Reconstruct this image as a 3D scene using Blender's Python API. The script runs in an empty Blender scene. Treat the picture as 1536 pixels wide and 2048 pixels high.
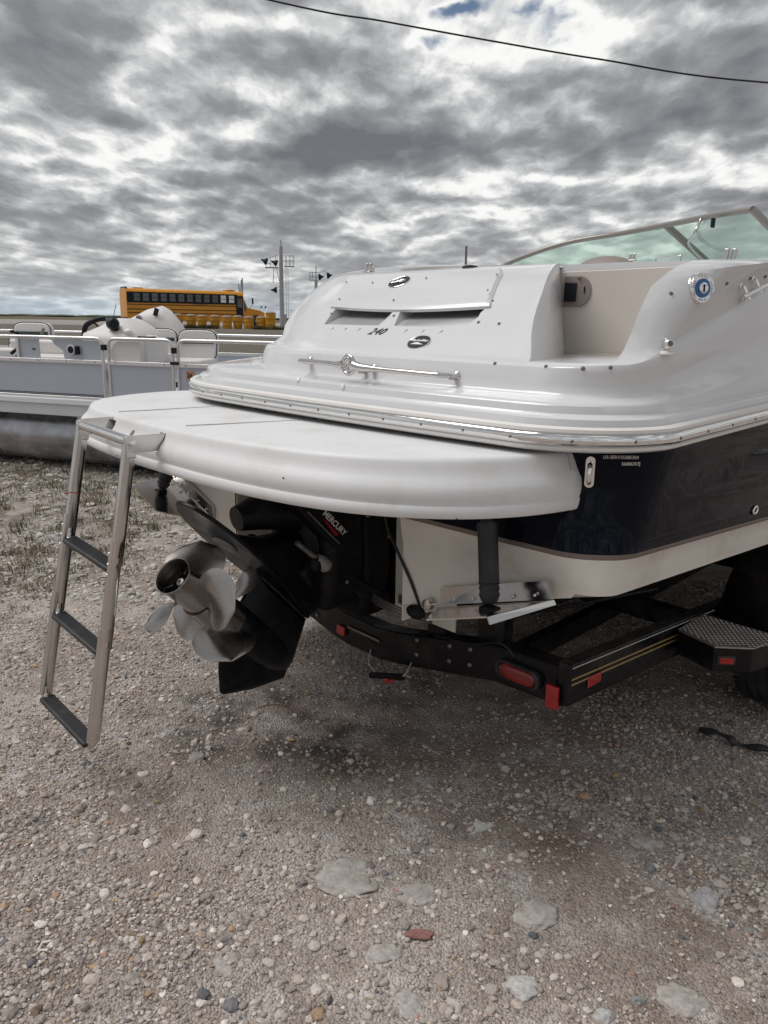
import bpy, bmesh, math, random
import numpy as np
from mathutils import Vector, Matrix

random.seed(7)
rng = np.random.default_rng(7)
R = math.radians
sc = bpy.context.scene
col = sc.collection

# ------------------------------------------------------------------ camera
cam_d = bpy.data.cameras.new('camera')
cam = bpy.data.objects.new('camera', cam_d)
col.objects.link(cam)
cam_d.sensor_fit = 'VERTICAL'
cam_d.sensor_height = 36.0
cam_d.lens = 27.035
cam_d.clip_start = 0.05
cam_d.clip_end = 20000
cam.matrix_world = Matrix.Translation((0, 0, 1.6)) @ Matrix.Rotation(R(90 - 14.0), 4, 'X') @ Matrix.Rotation(0.015, 4, 'Z')
sc.camera = cam

# ------------------------------------------------------------------ view, world, sun
sc.view_settings.view_transform = 'Standard'
sc.view_settings.look = 'None'
sc.view_settings.gamma = 1.0
sc.view_settings.use_curve_mapping = False
sc.view_settings.exposure = 0.34
SUN_EL, SUN_AZ = 58.0, -84.0      # azimuth to the right of straight ahead (+Y)

world = bpy.data.worlds.new('World')
sc.world = world
world.use_nodes = True
wt = world.node_tree
wt.nodes.clear()


class NT:
    """tiny helper round a node tree"""
    def __init__(self, tree):
        self.t = tree

    def n(self, typ, **kw):
        nd = self.t.nodes.new(typ)
        ins = kw.pop('ins', {})
        for k, v in kw.items():
            setattr(nd, k, v)
        for k, v in ins.items():
            self.set(nd, k, v)
        return nd

    def set(self, nd, k, v):
        s = nd.inputs[k]
        if isinstance(v, bpy.types.NodeSocket):
            self.t.links.new(v, s)
        elif isinstance(v, bpy.types.Node):
            self.t.links.new(v.outputs[0], s)
        else:
            if s.type == 'RGBA' and not isinstance(v, (int, float)) and len(v) == 3:
                v = (*v, 1)
            s.default_value = v

    def m(self, op, a, b=None, c=None, clamp=False):
        nd = self.t.nodes.new('ShaderNodeMath')
        nd.operation = op
        nd.use_clamp = clamp
        for i, v in enumerate((a, b, c)):
            if v is not None:
                self.set(nd, i, v)
        return nd.outputs[0]

    def vm(self, op, a, b=None):
        nd = self.t.nodes.new('ShaderNodeVectorMath')
        nd.operation = op
        self.set(nd, 0, a)
        if b is not None:
            self.set(nd, 1, b)
        return nd.outputs[0]

    def mix(self, f, a, b, mode='MIX'):
        nd = self.t.nodes.new('ShaderNodeMix')
        nd.data_type = 'RGBA'
        nd.blend_type = mode
        self.set(nd, 0, f)
        self.set(nd, 6, a)
        self.set(nd, 7, b)
        return nd.outputs[2]

    def ramp(self, f, stops, interp='LINEAR'):
        nd = self.t.nodes.new('ShaderNodeValToRGB')
        self.set(nd, 0, f)
        cr = nd.color_ramp
        cr.interpolation = interp
        while len(cr.elements) > 1:
            cr.elements.remove(cr.elements[-1])
        for i, (p, c) in enumerate(stops):
            if isinstance(c, (int, float)):
                c = (c, c, c)
            e = cr.elements[0] if i == 0 else cr.elements.new(p)
            e.position = p
            e.color = (*c, 1)
        return nd.outputs[0]

    def rng(self, v, a, b, c=0.0, d=1.0, smooth=False):
        nd = self.t.nodes.new('ShaderNodeMapRange')
        if smooth:
            nd.interpolation_type = 'SMOOTHSTEP'
        self.set(nd, 0, v)
        for i, k in enumerate((a, b, c, d)):
            nd.inputs[1 + i].default_value = k
        return nd.outputs[0]

    def noise(self, vec, scale, detail=4, rough=.5, dist=0.0, lac=2.0, w=None, flat=False):
        nd = self.t.nodes.new('ShaderNodeTexNoise')
        if w is not None:
            nd.noise_dimensions = '4D'
            nd.inputs['W'].default_value = w
        if vec is not None:
            self.set(nd, 'Vector', vec)
        if flat:
            nd.noise_dimensions = '2D'
        nd.inputs['Scale'].default_value = scale
        nd.inputs['Detail'].default_value = detail
        nd.inputs['Roughness'].default_value = rough
        nd.inputs['Lacunarity'].default_value = lac
        nd.inputs['Distortion'].default_value = dist
        return nd.outputs[0]


def build_world():
    N = NT(wt)
    tc = N.n('ShaderNodeTexCoord')
    d = tc.outputs['Generated']
    sep = N.n('ShaderNodeSeparateXYZ', ins={0: d})
    x, y, z = sep.outputs
    zz = N.m('ADD', N.m('MAXIMUM', z, 0.0), 0.16)
    qx = N.m('DIVIDE', x, zz)
    qy = N.m('DIVIDE', y, zz)

    def vec(dx=0.0, dy=0.0, s=1.0):
        return N.n('ShaderNodeCombineXYZ', ins={0: N.m('ADD', qx, dx), 1: N.m('MULTIPLY', N.m('ADD', qy, dy), 0.62), 2: 3.7}).outputs[0]

    warp = N.n('ShaderNodeTexNoise', noise_dimensions='2D', ins={'Vector': vec(), 'Scale': 3.0, 'Detail': 5.0, 'Roughness': 0.6}).outputs[1]
    wv = N.vm('SCALE', N.vm('SUBTRACT', warp, (0.5, 0.5, 0.5)))
    wv.node.inputs['Scale'].default_value = 0.34
    p0 = N.vm('ADD', vec(), N.vm('MULTIPLY', wv, (.35, .35, .35)))
    p1 = N.vm('ADD', vec(0.0, -0.07), N.vm('MULTIPLY', wv, (.35, .35, .35)))
    wsep = N.n('ShaderNodeSeparateXYZ', ins={0: wv}).outputs
    bx = N.m('ADD', qx, wsep[0])
    by = N.m('ADD', qy, N.m('MULTIPLY', wsep[1], 0.7))

    def blob(cx, cy, rx, ry, amp):
        a = N.m('DIVIDE', N.m('SUBTRACT', bx, cx), rx)
        b = N.m('DIVIDE', N.m('SUBTRACT', by, cy), ry)
        r2 = N.m('ADD', N.m('MULTIPLY', a, a), N.m('MULTIPLY', b, b))
        return N.m('MULTIPLY', N.m('POWER', 2.718, N.m('MULTIPLY', r2, -1.0)), amp)
    blobs = [  # large cloud banks and gaps of this sky, in the plane the clouds float in
        (0.10, 2.72, 0.42, 0.17, 0.19), (0.62, 2.52, 0.42, 0.20, 0.19), (-0.28, 2.80, 0.26, 0.10, 0.14), (0.45, 2.30, 0.30, 0.12, 0.10),
        (0.75, 2.78, 0.30, 0.10, 0.08), (-0.85, 2.10, 0.30, 0.14, 0.12), (-0.80, 2.52, 0.32, 0.11, 0.12), (-0.42, 2.20, .22, .12, .07),
        (1.05, 2.1, .25, .12, .10), (-0.55, 2.98, .22, .08, .06),
        (-0.28, 1.98, 0.13, 0.05, -0.20), (0.09, 2.08, 0.09, 0.08, -0.17), (0.13, 1.93, 0.20, 0.06, -0.21),
        (-0.12, 2.34, 0.17, 0.10, -0.12), (0.10, 2.24, 0.10, 0.10, -0.13), (0.28, 2.03, 0.12, 0.06, -0.12), (-0.46, 2.62, 0.16, 0.09, -0.13),
        (0.78, 1.90, 0.14, 0.05, -0.16), (0.98, 2.80, 0.16, 0.12, -0.14), (0.62, 3.02, 0.20, 0.07, -0.10), (-0.25, 2.02, .12, .10, -.05),
    ]
    bs = None
    for b in blobs:
        v = blob(*b)
        bs = v if bs is None else N.m('ADD', bs, v)
    # density of the layer: soft banks, billows on their rims, fine shreds
    def density(p):
        lo = N.noise(p, 1.55, 2, 0.5, flat=True)
        hi = N.noise(p, 5.0, 9, 0.60, flat=True)
        vo = N.n('ShaderNodeTexVoronoi', feature='SMOOTH_F1', voronoi_dimensions='2D', ins={'Vector': p, 'Scale': 4.6, 'Smoothness': 0.7, 'Detail': 1.5, 'Roughness': 0.5})
        puff = N.m('SUBTRACT', 0.95, vo.outputs['Distance'])
        d_ = N.m('ADD', N.m('MULTIPLY', lo, 0.58), N.m('MULTIPLY', hi, 0.31))
        d_ = N.m('ADD', d_, N.m('MULTIPLY', puff, 0.20))
        return N.m('ADD', N.m('ADD', d_, 0.058), bs)
    dens = density(p0)
    dens2 = density(p1)
    cover = N.rng(dens, 0.26, 0.35, smooth=True)
    thick = N.rng(dens, 0.36, 0.80)
    lit = N.m('MULTIPLY', N.m('MULTIPLY', N.m('SUBTRACT', dens2, dens), 2.6), N.m('SUBTRACT', 1.15, thick))
    tone = N.m('SUBTRACT', thick, lit, clamp=True)
    cloud = N.ramp(tone, [(0.0, (0.76, 0.76, 0.745)), (0.10, (0.70, 0.70, 0.69)), (0.23, (0.53, 0.537, 0.54)),
                          (0.40, (0.37, 0.380, 0.388)), (0.62, (0.235, 0.240, 0.255)), (1.0, (0.135, 0.137, 0.150))])
    # towards the horizon the air brightens and warms what one sees of the clouds
    hz = N.rng(z, 0.0, 0.16, 1.0, 0.0, smooth=True)
    cloud = N.mix(N.m('MULTIPLY', hz, 0.30), cloud, (0.50, 0.51, 0.50))
    low = N.rng(z, 0.0, 0.05, 1.0, 0.0, smooth=True)
    lefty = N.rng(x, 0.1, -0.35, 0.0, 1.0, smooth=True)
    cloud = N.mix(N.m('MULTIPLY', N.m('MULTIPLY', low, lefty), 0.55), cloud, (0.36, 0.45, 0.53))
    sky = N.n('ShaderNodeTexSky', sky_type='NISHITA', sun_disc=False, sun_elevation=R(SUN_EL),
              sun_rotation=R(SUN_AZ), air_density=1.0, dust_density=1.5, ozone_density=1.5)
    b1 = N.n('ShaderNodeBackground', ins={'Color': sky.outputs[0], 'Strength': 0.06})
    b2 = N.n('ShaderNodeBackground', ins={'Color': cloud, 'Strength': 1.0})
    mx = N.n('ShaderNodeMixShader', ins={0: cover, 1: b1.outputs[0], 2: b2.outputs[0]})
    out = N.n('ShaderNodeOutputWorld')
    wt.links.new(mx.outputs[0], out.inputs[0])


build_world()

sun_d = bpy.data.lights.new('sun', 'SUN')
sun_d.energy = 1.9
sun_d.angle = R(38)
sun_d.color = (1.0, 0.98, 0.955)
sun = bpy.data.objects.new('sun', sun_d)
col.objects.link(sun)
_sd = Vector((math.sin(R(SUN_AZ)) * math.cos(R(SUN_EL)), math.cos(R(SUN_AZ)) * math.cos(R(SUN_EL)), math.sin(R(SUN_EL))))
sun.rotation_euler = _sd.to_track_quat('Z', 'Y').to_euler()
sun.location = _sd * 50


# ------------------------------------------------------------------ materials
def mat(name, base, rough=.5, metal=0.0, spec=.5, coat=0.0, coat_rough=.03, var=0.0, vscale=8.0, bump=0.0,
        bscale=60.0, rvar=0.0, dirt=None, dirt_amt=0.0, dscale=6.0, alpha=None, trans=0.0, ior=1.45, emit=None,
        coords='Object', bdetail=4, stretch=None):
    m = bpy.data.materials.new(name)
    m.use_nodes = True
    t = m.node_tree
    t.nodes.clear()
    N = NT(t)
    out = N.n('ShaderNodeOutputMaterial')
    p = N.n('ShaderNodeBsdfPrincipled')
    t.links.new(p.outputs[0], out.inputs[0])
    tc = N.n('ShaderNodeTexCoord').outputs[coords]
    if stretch:
        tc = N.n('ShaderNodeMapping', ins={0: tc, 'Scale': stretch}).outputs[0]
    c = base if len(base) == 4 else (*base, 1)
    colr = None
    if var > 0:
        f = N.noise(tc, vscale, 6, .6)
        a = tuple(min(1, k * (1 - var)) for k in c[:3])
        b = tuple(min(1, k * (1 + var)) for k in c[:3])
        colr = N.mix(N.rng(f, .3, .7), a, b)
    if dirt is not None:
        f = N.rng(N.noise(tc, dscale, 8, .65, w=2.3), .5, .72, 0, dirt_amt)
        colr = N.mix(f, colr if colr is not None else c, dirt)
    N.set(p, 'Base Color', colr if colr is not None else c)
    p.inputs['Metallic'].default_value = metal
    p.inputs['Roughness'].default_value = rough
    if rvar > 0:
        f = N.noise(tc, vscale * 1.7, 5, .6, w=5.1)
        N.set(p, 'Roughness', N.rng(f, .3, .7, max(0.0, rough - rvar), rough + rvar))
    p.inputs['Specular IOR Level'].default_value = spec
    p.inputs['Coat Weight'].default_value = coat
    p.inputs['Coat Roughness'].default_value = coat_rough
    p.inputs['Transmission Weight'].default_value = trans
    p.inputs['IOR'].default_value = ior
    if alpha is not None:
        p.inputs['Alpha'].default_value = alpha
    if bump > 0:
        bn = N.n('ShaderNodeBump', ins={'Strength': 1.0, 'Distance': bump,
                                       'Height': N.noise(tc, bscale, bdetail, .55, w=1.1)})
        t.links.new(bn.outputs[0], p.inputs['Normal'])
    if emit:
        N.set(p, 'Emission Color', emit[:3])
        p.inputs['Emission Strength'].default_value = emit[3]
    return m


M = {}
M['gelcoat'] = mat('gelcoat', (.640, .640, .650), rough=.16, coat=.4, coat_rough=.04, var=.015, vscale=3, bump=.0006, bscale=3.0, rvar=.04,
                   dirt=(.52, .48, .44), dirt_amt=.10, dscale=5)
M['gelcoat_lid'] = mat('gelcoat_lid', (.640, .640, .650), rough=.22, coat=.4, coat_rough=.08, var=.015, vscale=3)
M['platform'] = mat('nonskid_gelcoat', (.690, .690, .695), rough=.42, var=.02, vscale=5, dirt=(.44, .38, .32), dirt_amt=.30, dscale=6, bump=.0005, bscale=260, rvar=.08)
M['beige'] = mat('beige_gelcoat', (.56, .51, .46), rough=.4, var=.03, vscale=3)
M['navy'] = mat('navy_gelcoat', (.0045, .006, .012), rough=.035, spec=.12, coat=0, bump=.0028, bscale=5, bdetail=2, rvar=.02, vscale=6)
M['bottom'] = mat('bottom_gelcoat', (.68, .64, .59), rough=.28, var=.04, vscale=2.5, dirt=(.36, .31, .26), dirt_amt=.45, dscale=5)
M['stripe'] = mat('boot_stripe', (.16, .12, .10), rough=.3)
M['chrome'] = mat('chrome', (.80, .79, .78), rough=.10, metal=1.0, var=.04, rvar=.05, vscale=30)
M['steel'] = mat('stainless', (.60, .58, .565), rough=.15, metal=1.0, var=.05, rvar=.06, vscale=9, dirt=(.34, .31, .28), dirt_amt=.15, dscale=7)
M['rubrail'] = mat('rub_rail_vinyl', (.72, .70, .68), rough=.30, var=.05)
M['prop'] = mat('propeller_steel', (.38, .36, .345), rough=.27, metal=1.0, var=.05, rvar=.04, vscale=11)
M['prop_in'] = mat('soot_and_vent_shade', (.008, .008, .008), rough=.6)  # black of the propeller hub; also paints the shade inside the hatch vents
M['black'] = mat('black_paint', (.004, .005, .008), spec=.28, rough=.38, var=.3, vscale=10, rvar=.1, dirt=(.05, .05, .05), dirt_amt=.35, dscale=14)
M['blackm'] = mat('black_matt', (.005, .005, .006), rough=.55, spec=.25, var=.2, dirt=(.05, .045, .04), dirt_amt=.3, dscale=12)
M['trailer'] = mat('trailer_paint', (.005, .005, .006), spec=.3, rough=.28, var=.2, rvar=.12, vscale=7, dirt=(.07, .06, .055), dirt_amt=.45, dscale=9)
M['rubber'] = mat('rubber', (.022, .023, .027), rough=.55, var=.2, dirt=(.10, .09, .08), dirt_amt=.4, dscale=16)
M['anode'] = mat('zinc_anode', (.27, .26, .25), rough=.55, metal=.3, var=.2, vscale=20, bump=.001, bscale=60)
M['dull'] = mat('dull_metal', (.20, .19, .18), rough=.45, metal=.8, var=.2, vscale=20)
M['red'] = mat('red_lens', (.36, .010, .012), rough=.22, coat=.6, var=.15, vscale=30)
M['red_dk'] = mat('dark_red_lens', (.20, .008, .008), rough=.22, coat=.6, var=.25, vscale=18)
M['gold'] = mat('gold_pinstripe', (.32, .22, .09), rough=.4)
M['silver_line'] = mat('silver_pinstripe', (.55, .54, .52), rough=.4)
M['ink'] = mat('dark_ink', (.012, .014, .020), rough=.45, spec=.25)
M['white_ink'] = mat('white_ink', (.75, .75, .75), rough=.4)
M['red_ink'] = mat('red_ink', (.35, .01, .02), rough=.4)
M['blue'] = mat('blue_reflection', (.07, .15, .33), rough=.15, metal=.8)
M['tan'] = mat('tan_vinyl', (.24, .20, .175), rough=.55, var=.06, vscale=4, bump=.0006, bscale=200)
M['cap_white'] = mat('white_plastic', (.75, .73, .70), rough=.4)
M['brown_tarp'] = mat('frame_taupe', (.27, .25, .23), rough=.35, metal=.5, var=.05)
M['wire'] = mat('wire_black', (.012, .012, .012), rough=.5)


def glass_mat(name, tint, alpha):
    m = bpy.data.materials.new(name)
    m.use_nodes = True
    t = m.node_tree
    t.nodes.clear()
    N = NT(t)
    out = N.n('ShaderNodeOutputMaterial')
    tr = N.n('ShaderNodeBsdfTransparent', ins={0: (*tint, 1)})
    gl = N.n('ShaderNodeBsdfGlossy', ins={'Color': (.9, 1, .95, 1), 'Roughness': .02})
    fr = N.n('ShaderNodeFresnel', ins={0: 1.5})
    mx = N.n('ShaderNodeMixShader', ins={0: N.m('MULTIPLY', fr.outputs[0], alpha), 1: tr.outputs[0], 2: gl.outputs[0]})
    t.links.new(mx.outputs[0], out.inputs[0])
    return m


M['glass'] = glass_mat('green_glass', (.78, .94, .86), .35)
M['bus_glass'] = mat('dark_glass', (.05, .06, .065), rough=.08, spec=.9)
M['alu'] = mat('white_aluminium', (.60, .61, .64), rough=.35, var=.03, vscale=3)
M['alu_rail'] = mat('anodised_rail', (.66, .65, .65), rough=.3, metal=.5, var=.05)
M['panel'] = mat('pontoon_panel', (.44, .47, .54), rough=.30, metal=.25, var=.03, vscale=1.5)
M['panel_w'] = mat('pontoon_white', (.62, .60, .58), rough=.45, var=.03, vscale=3)
M['vinyl'] = mat('seat_vinyl', (.64, .62, .60), rough=.5, var=.04, vscale=4)
M['green_v'] = mat('green_vinyl', (.025, .05, .05), rough=.5)
M['pontube'] = mat('pontoon_tube_metal', (.42, .42, .45), rough=.30, metal=.9, var=.2, vscale=2.5, rvar=.12, dirt=(.03, .03, .03), dirt_amt=.6, dscale=2)
M['yellow'] = mat('bus_yellow', (.62, .26, .015), rough=.35, var=.08, vscale=1.2, dirt=(.22, .12, .03), dirt_amt=.3, dscale=1.5)
M['barrel'] = mat('barrel_yellow', (.55, .27, .02), rough=.5, var=.12, vscale=2, dirt=(.2, .12, .04), dirt_amt=.4, dscale=2)
M['mast'] = mat('mast_grey', (.36, .36, .37), rough=.5, metal=.3, var=.1)


def plate_mat():
    m = mat('diamond_plate', (.42, .40, .39), rough=.35, metal=.9, var=.15, vscale=15, rvar=.1)
    return m


M['plate'] = plate_mat()


# ------------------------------------------------------------------ mesh helpers
def frame_of(d, up=(0, 0, 1)):
    d = Vector(d).normalized()
    u = Vector(up)
    if abs(d.dot(u)) > .97:
        u = Vector((1, 0, 0))
    a = d.cross(u).normalized()
    return a, a.cross(d).normalized()


class MB:
    def __init__(self):
        self.v, self.f, self.mi = [], [], []

    def add(self, vs, fs, mi=0):
        o = len(self.v)
        self.v += [tuple(v) for v in vs]
        self.f += [tuple(i + o for i in f) for f in fs]
        self.mi += [mi] * len(fs)
        return self

    def box(self, c, s, rot=None, mi=0):
        vs = []
        for a in (-1, 1):
            for b in (-1, 1):
                for d in (-1, 1):
                    p = Vector((a * s[0] / 2, b * s[1] / 2, d * s[2] / 2))
                    if rot is not None:
                        p = rot @ p
                    vs.append(p + Vector(c))
        return self.add(vs, [(0, 1, 3, 2), (4, 6, 7, 5), (0, 4, 5, 1), (2, 3, 7, 6), (0, 2, 6, 4), (1, 5, 7, 3)], mi)

    def bar(self, p0, p1, w, h, up=(0, 0, 1), mi=0):
        p0, p1 = Vector(p0), Vector(p1)
        a, b = frame_of(p1 - p0, up)
        vs = [p + a * (i * w / 2) + b * (j * h / 2) for p in (p0, p1) for i, j in ((-1, -1), (1, -1), (1, 1), (-1, 1))]
        return self.add(vs, [(0, 3, 2, 1), (4, 5, 6, 7), (0, 1, 5, 4), (1, 2, 6, 5), (2, 3, 7, 6), (3, 0, 4, 7)], mi)

    def tube(self, path, r, n=12, caps=True, oval=1.0, closed=False, up=(0, 0, 1), mi=0):
        P = [Vector(p) for p in path]
        m = len(P)
        rs = r if isinstance(r, (list, tuple)) else [r] * m
        rings = []
        for i, p in enumerate(P):
            if closed:
                d = P[(i + 1) % m] - P[i - 1]
            else:
                d = P[min(i + 1, m - 1)] - P[max(i - 1, 0)]
            a, b = frame_of(d, up)
            if rings and a.dot(pa) < 0:
                a, b = -a, -b
            pa = a
            rings.append([p + a * (math.cos(t) * rs[i] * oval) + b * (math.sin(t) * rs[i]) for t in [2 * math.pi * k / n for k in range(n)]])
        vs = [v for rg in rings for v in rg]
        fs = []
        for i in range(m if closed else m - 1):
            j = (i + 1) % m
            for k in range(n):
                k2 = (k + 1) % n
                fs.append((i * n + k, i * n + k2, j * n + k2, j * n + k))
        if caps and not closed:
            fs.append(tuple(range(n - 1, -1, -1)))
            fs.append(tuple((m - 1) * n + k for k in range(n)))
        return self.add(vs, fs, mi)

    def cyl(self, p0, p1, r, n=16, r2=None, mi=0):
        return self.tube([p0, p1], [r, r if r2 is None else r2], n, mi=mi)

    def lathe(self, origin, axis, prof, n=32, up=(0, 0, 1), mi=0, cap0=True, cap1=True):
        """prof: (distance along the axis, radius)"""
        o, ax = Vector(origin), Vector(axis).normalized()
        a, b = frame_of(ax, up)
        vs, fs = [], []
        for s, r in prof:
            for k in range(n):
                t = 2 * math.pi * k / n
                vs.append(o + ax * s + a * (math.cos(t) * r) + b * (math.sin(t) * r))
        for i in range(len(prof) - 1):
            for k in range(n):
                k2 = (k + 1) % n
                fs.append((i * n + k, i * n + k2, (i + 1) * n + k2, (i + 1) * n + k))
        if cap0:
            fs.append(tuple(range(n - 1, -1, -1)))
        if cap1:
            fs.append(tuple((len(prof) - 1) * n + k for k in range(n)))
        return self.add(vs, fs, mi)

    def prism(self, poly, h0, h1, fn, mi=0):
        """poly of 2-D points; fn(u, v, h) -> 3-D"""
        n = len(poly)
        vs = [fn(u, v, h0) for u, v in poly] + [fn(u, v, h1) for u, v in poly]
        fs = [tuple(range(n - 1, -1, -1)), tuple(range(n, 2 * n))]
        for i in range(n):
            j = (i + 1) % n
            fs.append((i, j, n + j, n + i))
        return self.add(vs, fs, mi)

    def grid(self, pts, mi=0, closed_u=False, flip=False):
        nu, nv = len(pts), len(pts[0])
        vs = [p for row in pts for p in row]
        fs = []
        for i in range(nu if closed_u else nu - 1):
            i2 = (i + 1) % nu
            for j in range(nv - 1):
                f = (i * nv + j, i2 * nv + j, i2 * nv + j + 1, i * nv + j + 1)
                fs.append(f[::-1] if flip else f)
        return self.add(vs, fs, mi)

    def sphere(self, c, r, nu=16, nv=10, sc3=(1, 1, 1), mi=0):
        c = Vector(c)
        vs, fs = [c + Vector((0, 0, r * sc3[2]))], []
        for j in range(1, nv):
            ph = math.pi * j / nv
            for i in range(nu):
                th = 2 * math.pi * i / nu
                vs.append(c + Vector((r * sc3[0] * math.sin(ph) * math.cos(th), r * sc3[1] * math.sin(ph) * math.sin(th), r * sc3[2] * math.cos(ph))))
        vs.append(c - Vector((0, 0, r * sc3[2])))
        for i in range(nu):
            fs.append((0, 1 + i, 1 + (i + 1) % nu))
            for j in range(nv - 2):
                a = 1 + j * nu
                fs.append((a + i, a + nu + i, a + nu + (i + 1) % nu, a + (i + 1) % nu))
            a = 1 + (nv - 2) * nu
            fs.append((a + i, len(vs) - 1, a + (i + 1) % nu))
        return self.add(vs, fs, mi)

    def mesh(self, name, mats, angle=35, recalc=True):
        me = bpy.data.meshes.new(name)
        me.from_pydata(self.v, [], self.f)
        for m in (mats if isinstance(mats, (list, tuple)) else [mats]):
            me.materials.append(m)
        me.polygons.foreach_set('material_index', self.mi)
        if recalc:
            bm = bmesh.new()
            bm.from_mesh(me)
            bmesh.ops.recalc_face_normals(bm, faces=bm.faces)
            bm.to_mesh(me)
            bm.free()
        smooth(me, angle)
        return me

    def build(self, name, mats, parent=None, angle=35, bevel=0, seg=2, **kw):
        o = link(name, self.mesh(name, mats, angle), parent, **kw)
        if bevel:
            md = o.modifiers.new('bevel', 'BEVEL')
            md.width = bevel
            md.segments = seg
            md.limit_method = 'ANGLE'
            md.angle_limit = R(40)
            md.harden_normals = False
        return o


def smooth(me, angle=35):
    if angle:
        me.polygons.foreach_set('use_smooth', [True] * len(me.polygons))
        me.set_sharp_from_angle(angle=R(angle))
    me.update()


def link(name, me, parent=None, label=None, cat=None, group=None, kind=None, loc=None, rot=None):
    o = bpy.data.objects.new(name, me)
    col.objects.link(o)
    if parent is not None:
        o.parent = parent
    if label:
        o['label'] = label
    if cat:
        o['category'] = cat
    if group:
        o['group'] = group
    if kind:
        o['kind'] = kind
    if loc is not None:
        o.location = loc
    if rot is not None:
        o.rotation_euler = rot
    return o


def copy_tree(o, parent=None):
    c = o.copy()
    col.objects.link(c)
    c.parent = parent
    for ch in [k for k in ALLKIDS(o)]:
        copy_tree(ch, c)
    return c


def ALLKIDS(o):
    return [k for k in bpy.data.objects if k.parent is o]


def text(name, s, size, m, parent, origin, right, up, ext=.0006, shear=0.0, label=None, align='CENTER', space=1.0, weight=0.0):
    cu = bpy.data.curves.new(name, 'FONT')
    cu.body = s
    cu.size = size
    cu.extrude = ext
    cu.shear = shear
    cu.offset = weight
    cu.space_character = space
    cu.align_x = align
    cu.align_y = 'CENTER'
    cu.resolution_u = 4
    cu.materials.append(m)
    o = link(name, cu, parent, label=label)
    r = Vector(right).normalized()
    n = r.cross(Vector(up)).normalized()
    u = n.cross(r)
    mt = Matrix((r, u, n)).transposed().to_4x4()
    mt.translation = Vector(origin)
    dg = bpy.context.evaluated_depsgraph_get()
    dg.update()
    me = bpy.data.meshes.new_from_object(o.evaluated_get(dg))
    o2 = link(name, me, parent, label=label)
    o2.matrix_local = mt
    bpy.data.objects.remove(o)
    return o2


def interp(x, xs, ys):
    return float(np.interp(x, xs, ys))


def sstep(a, b, x):
    t = min(1, max(0, (x - a) / (b - a)))
    return t * t * (3 - 2 * t)


def bez(p, n=8):
    """Catmull-Rom through points"""
    P = [Vector(q) for q in p]
    P = [P[0] * 2 - P[1]] + P + [P[-1] * 2 - P[-2]]
    out = []
    for i in range(1, len(P) - 2):
        for k in range(n):
            t = k / n
            a, b, c, d = P[i - 1], P[i], P[i + 1], P[i + 2]
            out.append(.5 * ((2 * b) + (c - a) * t + (2 * a - 5 * b + 4 * c - d) * t * t + (3 * b - a - 3 * c + d) * t ** 3))
    out.append(P[-2])
    return out

# ------------------------------------------------------------------ the boat: x starboard, y forward, z up (origin under the transom)
BOAT_O = (-0.3415, 2.7737, 0.0)
boat = link('motor_boat', None, label='large white motor boat with navy hull sides, its stern facing the camera', cat='boat',
            loc=BOAT_O, rot=(0, 0, R(-47.3)))
boat.empty_display_size = .3
CURV = 0.055
NS = 46


def plan(ya, bs, bp, rs, rp, ns=46, nc=14, nst=40, ybow=6.4, sh=0.0):
    """plan outline of one level: starboard bow -> starboard side -> stern -> port side -> port bow; with tags"""
    pts = []

    def tp(y):
        return 1.0 if y < 2.4 else math.sqrt(max(0.0, 1 - ((y - 2.4) / (ybow - 2.4)) ** 2.1))

    def yst(x):
        return ya + CURV * (x / 1.2) ** 2 - sh * sstep(.80, .97, x)
    y0 = yst(bs - rs) + rs
    for i in range(ns):
        f = 1 - i / ns
        y = y0 + (ybow - y0) * f ** 1.6
        pts.append((bs * tp(y), y, 1.0))
    for i in range(nc):
        a = i / nc * math.pi / 2
        cx, cy = bs - rs, y0
        pts.append((cx + rs * math.cos(a), cy - rs * math.sin(a), 1 - sstep(0, 1, i / nc)))
    for i in range(nst + 1):
        f = i / nst
        x = (bs - rs) + (-(bp - rp) - (bs - rs)) * f
        pts.append((x, yst(x), 0.0))
    y0 = yst(bp - rp) + rp
    for i in range(1, nc + 1):
        a = i / nc * math.pi / 2
        pts.append((-(bp - rp) - rp * math.sin(a), y0 - rp * math.cos(a), -sstep(0, 1, i / nc)))
    for i in range(1, ns + 1):
        f = i / ns
        y = y0 + (ybow - y0) * f ** 1.6
        pts.append((-bp * tp(y), y, -1.0))
    return pts


def sheer(y):
    return 0.035 * max(0.0, min(y, 2.0) - .3) + 0.02 * max(0.0, y - 2.0)


Y0 = -0.035
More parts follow.
